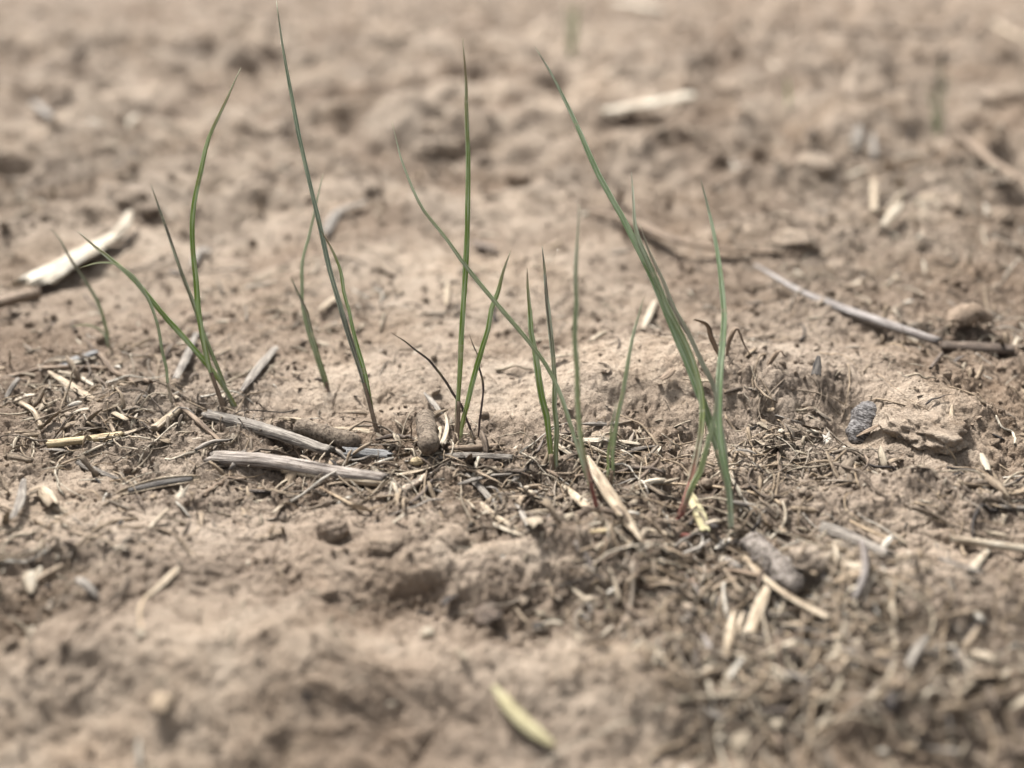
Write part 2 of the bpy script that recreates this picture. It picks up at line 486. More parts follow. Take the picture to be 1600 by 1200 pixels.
def sweep(P, prof, SW, SH, up=(0, 0, 1), twist=None, jag=0.0, wob=0.0, seed=0, cap=.3):
    """sweep a closed profile along the points; returns verts, faces, fibre coordinate (mm), t"""
    r = np.random.default_rng(seed)
    P = np.asarray(P, float); n = len(P); m = len(prof)
    T = np.gradient(P, axis=0); T /= np.linalg.norm(T, axis=1)[:, None] + 1e-12
    up = np.asarray(up, float)
    U0 = np.broadcast_to(up, P.shape) if up.ndim == 1 else up
    S = np.cross(T, U0); S /= np.linalg.norm(S, axis=1)[:, None] + 1e-9
    N = np.cross(S, T)
    along = np.concatenate([[0], np.cumsum(np.linalg.norm(np.diff(P, axis=0), axis=1))])
    ja, jb = r.uniform(-1, 1, m), r.uniform(-1, 1, m)
    V, FB, TT = [], [], []
    wn = r.uniform(-1, 1, (n, m)) if wob else None
    off = r.uniform(0, 90, 3)
    for i in range(n):
        tw = 0 if twist is None else twist[i]
        c, s = math.cos(tw), math.sin(tw)
        a = prof[:, 0] * SW[i]; b = prof[:, 1] * SH[i]
        if wob: a = a * (1 + wob * wn[i]); b = b * (1 + wob * wn[i])
        a, b = a * c - b * s, a * s + b * c
        ring = P[i] + S[i] * a[:, None] + N[i] * b[:, None]
        if jag and i == 0: ring = ring - T[i] * (jag * SW[i] * ja)[:, None]
        if jag and i == n - 1: ring = ring + T[i] * (jag * SW[i] * jb)[:, None]
        V.append(ring)
        FB.append(np.stack([prof[:, 0] * SW[i] * 1000 + off[0], prof[:, 1] * SH[i] * 1000 + off[1], np.full(m, along[i] * 1000 + off[2])], 1))
        TT.append(np.full(m, i / (n - 1)))
    V = np.vstack(V); FB = np.vstack(FB); TT = np.concatenate(TT)
    F = []
    for i in range(n - 1):
        for j in range(m):
            k = (j + 1) % m
            F.append((i * m + j, i * m + k, (i + 1) * m + k, (i + 1) * m + j))
    if cap is None:                      # open strip: close the cut edges only
        h = m // 2
        for j in range(h - 1):
            F.append((j, m - 1 - j, m - 2 - j, j + 1))
            o = (n - 1) * m
            F.append((o + j, o + j + 1, o + m - 2 - j, o + m - 1 - j))
        return V, F, FB, TT
    # ends
    c0 = V[:m].mean(0) + T[0] * cap * SH[0]; c1 = V[-m:].mean(0) - T[-1] * cap * SH[-1]
    b = len(V)
    V = np.vstack([V, c0, c1]); FB = np.vstack([FB, FB[:m].mean(0) + 3, FB[-m:].mean(0) + 3]); TT = np.concatenate([TT, [0, 1]])
    for j in range(m):
        k = (j + 1) % m
        F.append((b, k, j)); F.append((b + 1, (n - 1) * m + j, (n - 1) * m + k))
    return V, F, FB, TT

def join(*parts):
    V, F, B, T = [], [], [], []; o = 0
    for v, f, b, t in parts:
        V.append(v); F += [tuple(i + o for i in q) for q in f]; B.append(b); T.append(t); o += len(v)
    return np.vstack(V), F, np.vstack(B), np.concatenate(T)

def noise3(V, s, seed):
    return perlin(V[:, 0] / s + V[:, 2] / s * .71, V[:, 1] / s - V[:, 2] / s * .63, seed) * .6 + perlin(V[:, 1] / s + 5, V[:, 2] / s + V[:, 0] / s * .3, seed + 5) * .6

def lumpy(V, c, amp, s, seed):
    d = V - c; r = np.linalg.norm(d, axis=1)[:, None] + 1e-9
    return V + d / r * (amp * noise3(V, s, seed))[:, None]

# ------------------------------------------------------------------ the ground
def build_ground():
    rows = []
    py = 1290.0
    while py > -70:
        y = P0(800, py)[1]
        if rows and y - rows[-1] > .003: break
        rows.append(y); py -= 1.8
    while rows[-1] < 1.9: rows.append(rows[-1] + .0032 + .004 * max(0, rows[-1] - .8))
    st = .004
    while rows[-1] < 120: st *= 1.16; rows.append(rows[-1] + st)
    front = [rows[0]]; st = .0004
    while front[-1] > -60: st *= 1.13; front.append(front[-1] - st)
    ys = np.array(front[:0:-1] + rows)
    nx = 440
    u = np.linspace(-1.22, 1.22, 2 * nx + 1)
    d = u[1] - u[0]; ext = []; v = u[-1]
    while v < 90: d *= 1.16; v += d; ext.append(v)
    ext = np.array(ext)
    u = np.concatenate([-ext[::-1], u, ext])
    zc = np.clip(ys * math.cos(PITCH) + CAM_H * math.sin(PITCH), .085, 1.9)
    half = zc * 800 / FOC
    X = half[:, None] * u[None]; Y = np.broadcast_to(ys[:, None], X.shape)
    Z = H(X.ravel(), Y.ravel())
    n, m = X.shape
    co = np.stack([X.ravel(), Y.ravel(), Z], 1).astype(np.float32)
    idx = np.arange(n * m).reshape(n, m)
    q = np.stack([idx[:-1, :-1], idx[:-1, 1:], idx[1:, 1:], idx[1:, :-1]], -1).reshape(-1, 4)
    me = bpy.data.meshes.new('ground')
    me.vertices.add(len(co)); me.vertices.foreach_set('co', co.ravel())
    me.loops.add(q.size); me.loops.foreach_set('vertex_index', q.ravel().astype(np.int32))
    me.polygons.add(len(q))
    me.polygons.foreach_set('loop_start', np.arange(0, q.size, 4, dtype=np.int32))
    me.polygons.foreach_set('use_smooth', np.ones(len(q), bool))
    me.update(); me.validate()
    a = me.attributes.new('crust', 'FLOAT', 'POINT'); a.data.foreach_set('value', bareness(X.ravel(), Y.ravel()).astype(np.float32))
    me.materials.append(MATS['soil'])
    o = link('ground', me); o['kind'] = 'structure'
    print('ground verts', len(co))
    return o
build_ground()

# ------------------------------------------------------------------ grass seedlings
def blade_points(pix, lean, base=None, n=34):
    B = hit(*pix[0]) if base is None else base
    (ax, ay), (bx, by) = pix[-2], pix[-1]; L = math.hypot(bx - ax, by - ay)
    pix = list(pix[:-1]) + [(bx + (bx - ax) * min(.1, 9 / L), by + (by - ay) * min(.1, 9 / L))]
    B = B + np.array([0, 0, -.0012])
    lean = lean - 4.5
    nrm = np.array([0, math.cos(R(lean)), -math.sin(R(lean))])
    out = [B]
    for k, (px, py) in enumerate(pix[1:]):
        d = ray(px, py)
        t = np.dot(B - CAM, nrm) / np.dot(d, nrm)
        out.append(CAM + d * t)
    return catmull(out, n)

def blade(parent, origin, pix, w, mat, lean=24, twist=(0, .5), seed=0, tip=6):
    P = blade_points(pix, lean)
    n = len(P); t = np.linspace(0, 1, n)
    rr = np.random.default_rng(seed + 100)
    W = np.array([.345 * w * depth(p) / FOC for p in P]) * (.72 + .28 * np.minimum(1, t * 4)) * (1 - .90 * t ** tip)
    P = P + np.outer(np.interp(t, np.linspace(0, 1, 11), rr.normal(0, .00016, 11)) * np.minimum(1, t * 5), np.array([1.0, 0, 0]))
    W *= 1 + .10 * np.interp(t, np.linspace(0, 1, 12), rr.uniform(-1, 1, 12))
    toward = (CAM - P); toward /= np.linalg.norm(toward, axis=1)[:, None]
    tw = twist[0] + (twist[1] - twist[0]) * t
    V, F, B, T = sweep(P - origin, VEE, W, W * .85, up=toward, twist=tw, wob=.05, seed=seed, cap=0)
    me = make_mesh('leaf_blade', V, F, B, T, mat)
    a = me.attributes.new('u', 'FLOAT', 'POINT'); a.data.foreach_set('value', np.concatenate([np.tile(np.abs(VEE[:, 0]), n), [0, 0]]).astype(np.float32))
    return link('leaf_blade', me, parent=parent)

def seedling(label, base, blades):
    o = hit(*base)
    root = bpy.data.objects.new('grass_seedling', None); root.location = o; root.empty_display_size = .004
    col.objects.link(root)
    tag(root, label, 'grass seedling', 'grass seedlings sprouting from the soil')
    if base[1] > 500:
        pix, w = blades[0][0], blades[0][1]
        lean = (blades[0][3] if len(blades[0]) > 3 else {}).get('lean', 24)
        Q = blade_points(pix, lean, n=40)[:6]
        Q = catmull(Q - o + np.array([0, -.0001, 0]), 8)
        r = .5 * w * depth(o) / FOC
        g = sweep(Q, circ(8, .06, 3, .8), r * np.linspace(.80, .50, 8), r * np.linspace(.80, .50, 8), up=(0, -1, .2), seed=int(base[0]), wob=.05)
        link('sheath', make_mesh('sheath', *g, 'red_stem' if blades[0][2] == 'grass_redbase' else 'brown_stem' if w > 8 else 'straw'), parent=root)
    for i, b in enumerate(blades):
        blade(root, o, *b[:3], **(b[3] if len(b) > 3 else {}), seed=int(base[0]) + i * 13)
    return root

seedling('three bladed seedling fanning out behind the end of the weathered grey twig', (358, 640), [
    ([(352, 640), (318, 540), (303, 430), (302, 340), (320, 240), (345, 175), (374, 112)], 12, 'grass_green', dict(lean=26)),
    ([(374, 640), (340, 590), (270, 508), (200, 430), (128, 367)], 12, 'grass_green', dict(lean=28, twist=(.3, -.3))),
    ([(366, 640), (335, 560), (298, 462), (262, 360), (238, 294)], 9, 'grass_darktip', dict(lean=30))])
seedling('thin pale seedling with a tip curling over beside the three bladed fan', (268, 630), [
    ([(268, 630), (256, 560), (246, 505), (225, 452), (190, 418), (160, 410), (125, 418)], 7, 'grass_pale', dict(lean=30))])
seedling('short wiry seedling rising in front of the big pale husk', (174, 548), [
    ([(174, 548), (160, 490), (135, 440), (105, 395), (82, 360)], 7, 'grass_darktip', dict(lean=24)),
    ([(172, 545), (160, 520), (138, 508), (112, 510)], 4, 'grass_pale', dict(lean=34))])
seedling('seedling with one short brown blade and one pale curved blade', (515, 612), [
    ([(515, 612), (498, 555), (478, 490), (457, 438)], 9, 'grass_darktip', dict(lean=24)),
    ([(512, 606), (486, 530), (472, 460), (475, 400), (490, 335), (505, 277)], 8, 'grass_pale', dict(lean=32))])
seedling('tallest bluish seedling with a kinked green second blade', (590, 674), [
    ([(590, 674), (570, 600), (545, 525), (512, 400), (480, 265), (450, 120), (432, 9)], 11, 'grass_purple', dict(lean=29)),
    ([(587, 668), (574, 600), (556, 530), (543, 478), (534, 430), (520, 390), (504, 363)], 10, 'grass_green', dict(lean=27, twist=(.2, .6)))])
seedling('upright green seedling whose two blades open in a narrow vee', (714, 694), [
    ([(712, 694), (719, 590), (726, 440), (732, 330), (733, 240), (728, 150), (724, 68)], 13, 'grass_green', dict(lean=28)),
    ([(716, 690), (738, 600), (762, 510), (780, 445), (796, 397)], 12, 'grass_green', dict(lean=24, twist=(-.3, .2)))])
seedling('withered purple seedling of two thin wires behind the green vee', (744, 688), [
    ([(742, 690), (726, 645), (700, 600), (660, 555), (617, 522)], 6, 'grass_dry', dict(lean=22)),
    ([(746, 686), (752, 640), (754, 600), (745, 560), (735, 526)], 5, 'grass_dry', dict(lean=20))])
seedling('stubby seedling with two blunt blades standing close together', (866, 742), [
    ([(864, 742), (858, 680), (842, 590), (830, 500), (823, 426)], 15, 'grass_green', dict(lean=37, tip=5)),
    ([(869, 740), (868, 640), (864, 550), (855, 460), (847, 391)], 12, 'grass_darktip', dict(lean=39))])
seedling('red based seedling with a long pale blade arching far back', (938, 802), [
    ([(938, 804), (922, 750), (908, 690), (902, 600), (899, 480), (904, 328)], 12, 'grass_redbase', dict(lean=27)),
    ([(925, 760), (898, 690), (868, 600), (825, 530), (760, 455), (700, 375), (655, 320), (632, 262), (613, 196)], 10, 'grass_pale', dict(lean=44))])
seedling('faint grey green seedling leaning toward the soil mound', (956, 762), [
    ([(953, 764), (962, 690), (974, 610), (988, 540), (1004, 468)], 10, 'grass_pale', dict(lean=20)),
    ([(951, 762), (950, 720), (956, 660), (962, 630)], 6, 'grass_redbase', dict(lean=8))])
seedling('crossing seedling with a dark red foot beside the yellow flake', (1055, 818), [
    ([(1055, 820), (1078, 755), (1094, 690), (1098, 630), (1085, 572), (1050, 490), (1015, 410), (992, 350), (987, 276)], 14, 'grass_redbase', dict(lean=44)),
    ([(1060, 816), (1088, 745), (1112, 670), (1124, 600)], 13, 'grass_redbase', dict(lean=26))])
seedling('large seedling with the widest blade sweeping back over the mound', (1142, 848), [
    ([(1142, 800), (1136, 755), (1112, 670), (1072, 565), (1025, 450), (975, 350), (910, 220), (870, 130), (838, 78)], 18, 'grass_blue', dict(lean=44, twist=(.1, -.2), tip=3)),
    ([(1145, 852), (1140, 770), (1128, 700), (1124, 610), (1129, 510), (1122, 400), (1097, 286)], 15, 'grass_blue', dict(lean=44, twist=(-.2, .3), tip=4)),
    ([(1140, 800), (1134, 720), (1118, 620), (1090, 550), (1050, 470), (1000, 358)], 11, 'grass_grey', dict(lean=42)),
    ([(1142, 785), (1152, 745), (1165, 708)], 5, 'grass_dry', dict(lean=8))])
# blurred seedlings farther off
seedling('blurred clump of blades standing far off between pale clods', (1466, 212), [
    ([(1464, 212), (1466, 150), (1470, 92)], 7, 'grass_grey', dict(lean=4)),
    ([(1468, 212), (1474, 160), (1482, 118)], 5, 'grass_grey', dict(lean=4)),
    ([(1464, 212), (1456, 165), (1448, 132)], 7, 'grass_grey', dict(lean=4))])
seedling('tiny blurred sprout beyond the pale clods', (1231, 168), [
    ([(1231, 168), (1232, 148), (1230, 120)], 7, 'grass_pale', dict(lean=4))])
seedling('most distant blurred seedling cut by the top of the photo', (893, 86), [
    ([(890, 88), (888, 40), (884, -8)], 7, 'grass_grey', dict(lean=4)),
    ([(896, 88), (900, 40), (908, -14)], 6, 'grass_grey', dict(lean=4)),
    ([(893, 88), (897, 50), (896, 10)], 10, 'grass_pale', dict(lean=4))])

# ------------------------------------------------------------------ lying pieces
def lie(pix, r, n, stiff=True, bury=.35, raise_=0.0):
    """axis of a piece of radius r lying on the ground, seen through the given photo points"""
    hs = [hit(px, py, r * .8) for px, py in pix]
    if stiff:
        a, b = hs[0], hs[-1]
        L = [0.0]
        for p, q in zip(pix[:-1], pix[1:]): L.append(L[-1] + math.hypot(q[0] - p[0], q[1] - p[1]))
        z0, z1 = a[2], b[2]; lift = 0.0
        for it in range(3):
            pts = []
            for (px, py), s in zip(pix, L):
                z = z0 + (z1 - z0) * s / L[-1] + lift
                d = ray(px, py); pts.append(CAM + d * ((z - CAM_H) / d[2]))
            C = catmull(pts, n)
            gap = C[:, 2] - H(C[:, 0], C[:, 1])
            need = r * (1 - 2 * bury) - np.quantile(gap, .30 if pix[0][1] > 450 else .05)
            lift += need * .9
        P = C
    else:
        P = catmull(hs, n)
        g = H(P[:, 0], P[:, 1]) + r * (1 - 2 * bury)
        P[:, 2] = np.maximum(P[:, 2], g)
        k = np.array([.25, .5, .25])
        for _ in range(2): P[1:-1, 2] = np.convolve(P[:, 2], k, 'valid')
    P[:, 2] += raise_
    return P

def place(name, V, F, B, T, mat, label, cat, group=None):
    c = V.mean(0); c[2] = V[:, 2].min()
    o = link(name, make_mesh(name, V - c, F, B, T, mat), c)
    tag(o, label, cat, group)
    return o

def px2r(pix, w):
    k = pix[len(pix) // 2]
    return .5 * w * depth(hit(*k)) / FOC

SEED = [500]
def nseed():
    SEED[0] += 7; return SEED[0]

def stick(name, label, cat, pix, w, mat, flat=.8, taper=(1, 1), ridges=.08, jag=.5, wob=.05, n=26, m=12, stiff=True, bury=.3, group=None, raise_=0., cap=.3):
    r = px2r(pix, w); s = nseed(); rr = np.random.default_rng(s)
    P = lie(pix, r * flat, n, stiff, bury, raise_)
    t = np.linspace(0, 1, n)
    W = r * np.interp(t, np.linspace(0, 1, len(taper)), taper) * (1 + wob * 1.4 * np.interp(t, np.linspace(0, 1, 9), rr.uniform(-1, 1, 9)))
    g = sweep(P, circ(m, ridges, s), W, W * flat, jag=jag, wob=wob, seed=s, cap=cap)
    return place(name, *g, mat, label, cat, group)

def husk(name, label, cat, pix, w, mat, curl=1.0, thick=.05, taper=(.6, 1, 1, .6), twist=(0, 0), n=24, m=9, stiff=True, bury=.15, jag=.5, group=None, raise_=0., wob=.03):
    r = px2r(pix, w); s = nseed(); rr = np.random.default_rng(s)
    hgt = r * (.25 + .5 * min(curl, 1.6) / 1.6)
    P = lie(pix, hgt, n, stiff, bury, raise_)
    t = np.linspace(0, 1, n)
    W = r * np.interp(t, np.linspace(0, 1, len(taper)), taper) * (1 + .06 * np.interp(t, np.linspace(0, 1, 9), rr.uniform(-1, 1, 9)))
    tw = twist[0] + (twist[1] - twist[0]) * t
    g = sweep(P, arc(m, curl, thick), W, W, twist=tw, jag=jag, wob=wob, seed=s, cap=None)
    return place(name, *g, mat, label, cat, group)

def pellet(label, cat, pix, w, mat, name='dropping', bump=.10, n=26, m=18, bury=.2, raise_=0., stand=None):
    r = px2r(pix, w); s = nseed()
    P = lie(pix, r, n, True, bury, raise_) if stand is None else blade_points(pix, stand, n=n)
    t = np.linspace(0, 1, n); q = np.abs(t * 2 - 1)
    L = np.linalg.norm(P[-1] - P[0]); e = min(.9, 2 * r / L)
    W = r * np.sqrt(np.clip(1 - np.clip((q - (1 - e)) / e, 0, 1) ** 2, .02, 1))
    W = W * (1 + .06 * np.sin(t * 17 + s))
    V, F, B, T = sweep(P, circ(m, .03, s), W, W, seed=s, cap=0)
    ax = P[np.clip((T * (n - 1)).astype(int), 0, n - 1)]
    d = V - ax; l = np.linalg.norm(d, axis=1)[:, None] + 1e-9
    V = V + d / l * (bump * r * noise3(V * 1.0, r * .55, s) * 1.6 + bump * .6 * r * noise3(V, r * .25, s + 3))[:, None]
    return place(name, V, F, B, T, mat, label, cat)

def clod(label, px, py, w, flat=.6, mat='soil_clod', name='soil_clod', cat='clod', group=None, sub=4, bury=.45, rough=.32, sx=1.0):
    c = hit(px, py); r = .5 * w * depth(c) / FOC; s = nseed()
    bm = bmesh.new(); bmesh.ops.create_icosphere(bm, subdivisions=sub, radius=1.0)
    V = np.array([v.co[:] for v in bm.verts]); F = [tuple(v.index for v in f.verts) for f in bm.faces]; bm.free()
    off = np.random.default_rng(s).uniform(-40, 40, 3)
    e = 2.4 if sub >= 5 else 2.2
    V = V / (np.sum(np.abs(V) ** e, axis=1) ** (1 / e))[:, None]
    k = 1 + rough * noise3(V + off, .9, s) + rough * .6 * noise3(V + off, .38, s + 1) + rough * .38 * noise3(V + off, .15, s + 2) + rough * .22 * noise3(V + off, .06, s + 4)
    if sub >= 4: k -= .07 * np.clip(1 - np.abs(noise3(V + off, .55, s + 6)) / .07, 0, 1)
    V = V * k[:, None]
    a = np.random.default_rng(s).uniform(0, 6.28); ca, sa = math.cos(a), math.sin(a)
    V = np.stack([(V[:, 0] * ca - V[:, 1] * sa) * r * sx, (V[:, 0] * sa + V[:, 1] * ca) * r, V[:, 2] * r * flat], 1)
    o = link(name, make_mesh(name, V, F, V * 1000, np.zeros(len(V)), mat), (c[0], c[1], c[2] + r * flat * (1 - 2 * bury)))
    tag(o, label, cat, group)
    return o

# --- twigs and wood
stick('weathered_twig', 'weathered grey twig with a pale cut end pointing at the three bladed seedling', 'twig', [(322, 648), (415, 672), (515, 705)], 25, 'grey_wood', ridges=.10, taper=(.9, 1, 1, .85, .7), n=40, m=18)
# split twig: body with splinters as parts
def split_twig():
    pix = [(330, 716), (420, 722), (520, 738), (604, 748)]
    r = px2r(pix, 29); P = lie(pix, r * .8, 40, True, .22)
    t = np.linspace(0, 1, 40)
    o = P.mean(0); o[2] = P[:, 2].min() - r
    root = bpy.data.objects.new('split_twig', None); root.location = o; root.empty_display_size = .004; col.objects.link(root)
    tag(root, 'long pinkish grey twig split along its length, lying in front of the weathered grey one', 'twig')
    W = r * np.interp(t, [0, .1, .6, 1], [.85, 1, .92, .62])
    g = sweep(P - o + np.array([0, 0, r * .12]), circ(18, .11, 5), W, W * .78, jag=.9, wob=.05, seed=5)
    link('bark', make_mesh('bark', *g, 'pink_wood'), parent=root)
    Q = P[16:] - o + np.array([0, -r * .75, -r * .25]); t2 = np.linspace(0, 1, len(Q))
    g = sweep(Q, circ(10, .1, 6), r * .42 * (.4 + .6 * np.sin(np.pi * (.15 + .8 * t2))), r * .40 * np.ones(len(Q)), jag=1.2, wob=.06, seed=6)
    link('splinter', make_mesh('splinter', *g, 'straw'), parent=root)
    R2 = catmull([P[20] - o + np.array([0, -r * .8, -r * .4]), P[27] - o + np.array([0, -r * 1.9, -r * .7]), P[33] - o + np.array([.0005, -r * 3.2, -r * .9])], 14)
    g = sweep(R2, arc(5, .7, .08), r * .26 * np.linspace(1, .3, 14), r * .26 * np.linspace(1, .3, 14), seed=8, cap=None)
    link('peeling_strip', make_mesh('peeling_strip', *g, 'brown_stem'), parent=root)
    return root
split_twig()
stick('wood_chip', 'short blue grey wood chip between the twig ends', 'wood chip', [(541, 706), (612, 712)], 20, 'blue_wood', flat=.65, ridges=.14, jag=1.0, m=16)
pellet('brown pellet lying behind the weathered grey twig', 'dropping', [(462, 666), (562, 694)], 30, 'brown_pellet')
pellet('brown pellet on end between the wood chip and the green vee', 'dropping', [(664, 655), (672, 708)], 32, 'brown_pellet', raise_=.0008)
husk('seed_husk', 'tan pointed seed husk above the brown lying pellet', 'husk', [(432, 653), (470, 656), (505, 668)], 15, 'straw', curl=1.0, taper=(.1, .9, 1, .7))
husk('husk_strip', 'long brown husk strip beside the foot of the tallest seedling', 'husk', [(520, 668), (570, 672), (600, 684)], 16, 'straw', curl=1.0, taper=(.3, 1, .9, .3))
stick('bark_strip', 'mottled black and cream bark strip off the end of the split twig', 'bark strip', [(583, 780), (630, 765), (672, 740)], 17, 'mottled_bark', flat=.5, taper=(.3, .9, 1, .8), ridges=.15)
husk('split_straw', 'flat split straw running past the foot of the green vee', 'straw', [(655, 718), (720, 710), (800, 713)], 17, 'grey_wood', curl=.9, taper=(.5, 1, .9, .8))
stick('straw', 'rounded tan straw just behind the flat split straw', 'straw', [(700, 702), (778, 698)], 12, 'brown_stem', flat=.9)
husk('curled_strip', 'pale twisted strip looping beneath the flat split straw', 'strip', [(620, 742), (668, 732), (706, 718)], 12, 'straw', curl=.9, twist=(0, 1.4), stiff=False)
stick('seed_case', 'small tan seed case under the flat split straw', 'seed', [(640, 722), (662, 720)], 17, 'yellow_straw', flat=.9, taper=(.4, 1, .5), jag=.2)
husk('white_husk', 'white narrow husk leaning on the upright brown pellet', 'husk', [(692, 702), (699, 675), (695, 648)], 10, 'pale_straw', curl=1.0, raise_=.0012, taper=(1, .8, .5, .3))
husk('grey_husk', 'grey bent husk arching over the upright brown pellet', 'husk', [(664, 628), (676, 642), (692, 662)], 10, 'grey_wood', curl=1.0, raise_=.0022, taper=(.4, 1, 1, .4))
husk('tan_husk', 'slim tan husk between the upright pellet and the white husk', 'husk', [(684, 700), (688, 672)], 8, 'straw', curl=1.0, raise_=.0008)
# --- the tangle of broken stalks round the twigs
for lb, pix, w, m in [('crooked grey stalk crossing under the blue grey wood chip', [(508, 700), (548, 722), (590, 716)], 9, 'grey_wood'),
                      ('thin brown stalk leaning on the split twig middle', [(452, 700), (470, 716), (480, 744)], 7, 'brown_stem'),
                      ('dark splintered stalk behind the wood chip', [(588, 690), (620, 684), (650, 692)], 10, 'dark_stem'),
                      ('wiry brown stalk curling below the split twig', [(500, 764), (540, 786), (572, 800), (600, 792)], 5, 'root'),
                      ('dark broken stalk in front of the bark strip', [(640, 792), (664, 770), (676, 752)], 9, 'dark_stem'),
                      ('grey stalk lying across the fanned grey straws', [(716, 760), (760, 748), (800, 744)], 9, 'grey_wood'),
                      ('brown stalk bridging the stubby and red based seedlings', [(850, 736), (880, 748), (914, 744)], 8, 'brown_stem'),
                      ('dark stalk lying beyond the large pointed husk', [(960, 742), (1000, 734), (1040, 742)], 9, 'dark_stem'),
                      ('grey stalk poking from under the long split twig start', [(306, 706), (330, 694), (360, 690)], 9, 'grey_wood')]:
    stick('broken_stalk', lb, 'stalk', pix, w, m, flat=.7, taper=(.6, 1, .8, .5), stiff=False, raise_=.0004, group='broken stalks tangled round the twigs')
# --- left
stick('yellow_straw', 'yellow straw with black spots lying across bare soil', 'straw', [(76, 696), (130, 690), (192, 682)], 15, 'yellow_straw', flat=.75, jag=.4, bury=.05, raise_=.0003)
husk('torn_straw', 'torn tan straw end continuing from the yellow straw', 'straw', [(190, 678), (225, 668), (250, 664)], 12, 'straw', curl=.8, taper=(.6, 1, .6))
stick('pale_stub', 'pale broken stub propped on the torn straw', 'straw', [(242, 676), (284, 642)], 13, 'straw', raise_=.0008)
stick('thin_stalk', 'thin brown stem reaching down to the split twig', 'stem', [(279, 634), (310, 662), (350, 698)], 8, 'brown_stem', taper=(1, 1, .6), raise_=.0006)
husk('bent_leaf', 'dry grey leaf bending upward beside the three bladed seedling', 'dry leaf', [(378, 618), (405, 580), (432, 548)], 17, 'grey_wood', curl=.7, taper=(.4, 1, 1, .7), raise_=.001)
husk('white_flake', 'upright white straw flake behind the thin pale seedling', 'straw', [(276, 602), (292, 570), (308, 530)], 15, 'grey_wood', curl=.8, taper=(.7, 1, .8, .6), raise_=.0016)
def big_husk():
    pix = [(46, 440), (110, 406), (184, 366)]
    r = px2r(pix, 58); P = lie(pix, r * .8, 26, True, .2)
    o = P.mean(0); o[2] = P[:, 2].min() - r
    root = bpy.data.objects.new('straw_husk', None); root.location = o; root.empty_display_size = .004; col.objects.link(root)
    tag(root, 'big hollow cream husk with a torn tail', 'husk')
    t = np.linspace(0, 1, 26)
    W = r * np.interp(t, [0, .1, .35, .6, .8, 1], [.95, 1, .80, 1.0, .72, .40])
    g = sweep(P - o, arc(17, 1.2, .04), W, W * .95, twist=.15 + .45 * t, jag=1.1, wob=.09, seed=31, cap=None)
    link('shell', make_mesh('shell', *g, 'white_straw'), parent=root)
    T2 = catmull([P[22] - o, hit(192, 352, r * .9) - o, hit(202, 330, r * 1.1) - o], 14)
    g = sweep(T2, arc(7, .9, .08), r * np.linspace(.5, .22, 14), r * np.linspace(.5, .22, 14), seed=33, jag=.8, cap=None)
    link('torn_tail', make_mesh('torn_tail', *g, 'pale_straw'), parent=root)
big_husk()
stick('brown_stick', 'brown stick end poking in below the big cream husk', 'stick', [(-60, 488), (0, 474), (60, 458)], 24, 'brown_stem')
husk('dark_leaf', 'blue black dry leaf lying beside a white strip', 'dry leaf', [(84, 576), (118, 560), (150, 548)], 22, 'blue_wood', curl=.5, taper=(.2, .9, 1, .6))
husk('white_strip', 'white strip lying against the blue black leaf', 'strip', [(108, 572), (150, 562)], 10, 'pale_straw', curl=.7, raise_=.0006)
stick('curved_stalk', 'long curved brown stem sweeping past the white strip', 'stem', [(-30, 602), (30, 586), (90, 574), (180, 576)], 8, 'brown_stem', stiff=False)
stick('bowed_stalk', 'bowed stem end curling below the short wiry seedling', 'stem', [(158, 556), (178, 582), (205, 598), (236, 600)], 8, 'brown_stem', stiff=False, raise_=.0004)
husk('folded_straw', 'folded straw with a kink, ending beside a soil lump', 'straw', [(76, 580), (128, 612), (160, 634), (200, 656)], 14, 'straw', curl=.9, taper=(.4, 1, .9, .9, .5))
husk('pale_straw', 'pale short straw just above the folded straw', 'straw', [(92, 580), (120, 586), (148, 602)], 9, 'pale_straw', curl=.8, taper=(.7, 1, .6))
stick('bent_straw', 'bent straw near the start of the yellow straw', 'straw', [(26, 626), (52, 642), (64, 668)], 8, 'straw', stiff=False)
husk('chaff_husk', 'grey striped chaff husk below the yellow straw', 'husk', [(121, 720), (150, 734), (186, 748)], 13, 'grey_wood', curl=1.0, taper=(.9, 1, .7, .3))
def open_pod():
    pix = [(190, 770), (250, 756), (312, 747)]
    r = px2r(pix, 20); P = lie(pix, r * .5, 24, True, .25)
    o = P.mean(0); o[2] = P[:, 2].min() - r * .5
    root = bpy.data.objects.new('open_pod', None); root.location = o; root.empty_display_size = .004; col.objects.link(root)
    tag(root, 'open pod with a black inside and cream rim on the bare soil', 'pod')
    t = np.linspace(0, 1, 24); W = r * np.sin(np.pi * (.08 + .86 * t)) ** .5
    tw = np.full(24, math.pi - .35)
    g = sweep(P - o, arc(13, 1.25, .10), W, W, twist=tw, jag=.5, seed=41, cap=None)
    link('shell', make_mesh('shell', *g, 'straw'), parent=root)
    g = sweep(P[2:-2] - o + np.array([0, -r * .05, r * .12]), circ(10, .08, 3, .45), W[2:-2] * .80, W[2:-2] * .8, seed=42, wob=.08)
    link('lining', make_mesh('lining', *g, 'dark_leaf'), parent=root)
open_pod()
husk('curled_husk', 'curled cream and brown husk at the edge of bare soil', 'husk', [(48, 778), (68, 772), (86, 796)], 22, 'straw', curl=1.3, taper=(.5, 1, .7), raise_=.001, stiff=False)
husk('grey_curl', 'grey flag of dry leaf standing beside the curled husk', 'dry leaf', [(24, 826), (36, 800), (42, 764)], 14, 'grey_wood', curl=.9, raise_=.002)
stick('crooked_twig', 'brown crooked twig in front of the split twig', 'twig', [(318, 776), (345, 758), (384, 748)], 7, 'brown_stem', stiff=False)
husk('blurred_straw', 'slender cream straw lying on the near left soil bank', 'straw', [(222, 938), (262, 902), (302, 862)], 14, 'straw', curl=.9, taper=(.3, 1, 1, .8))
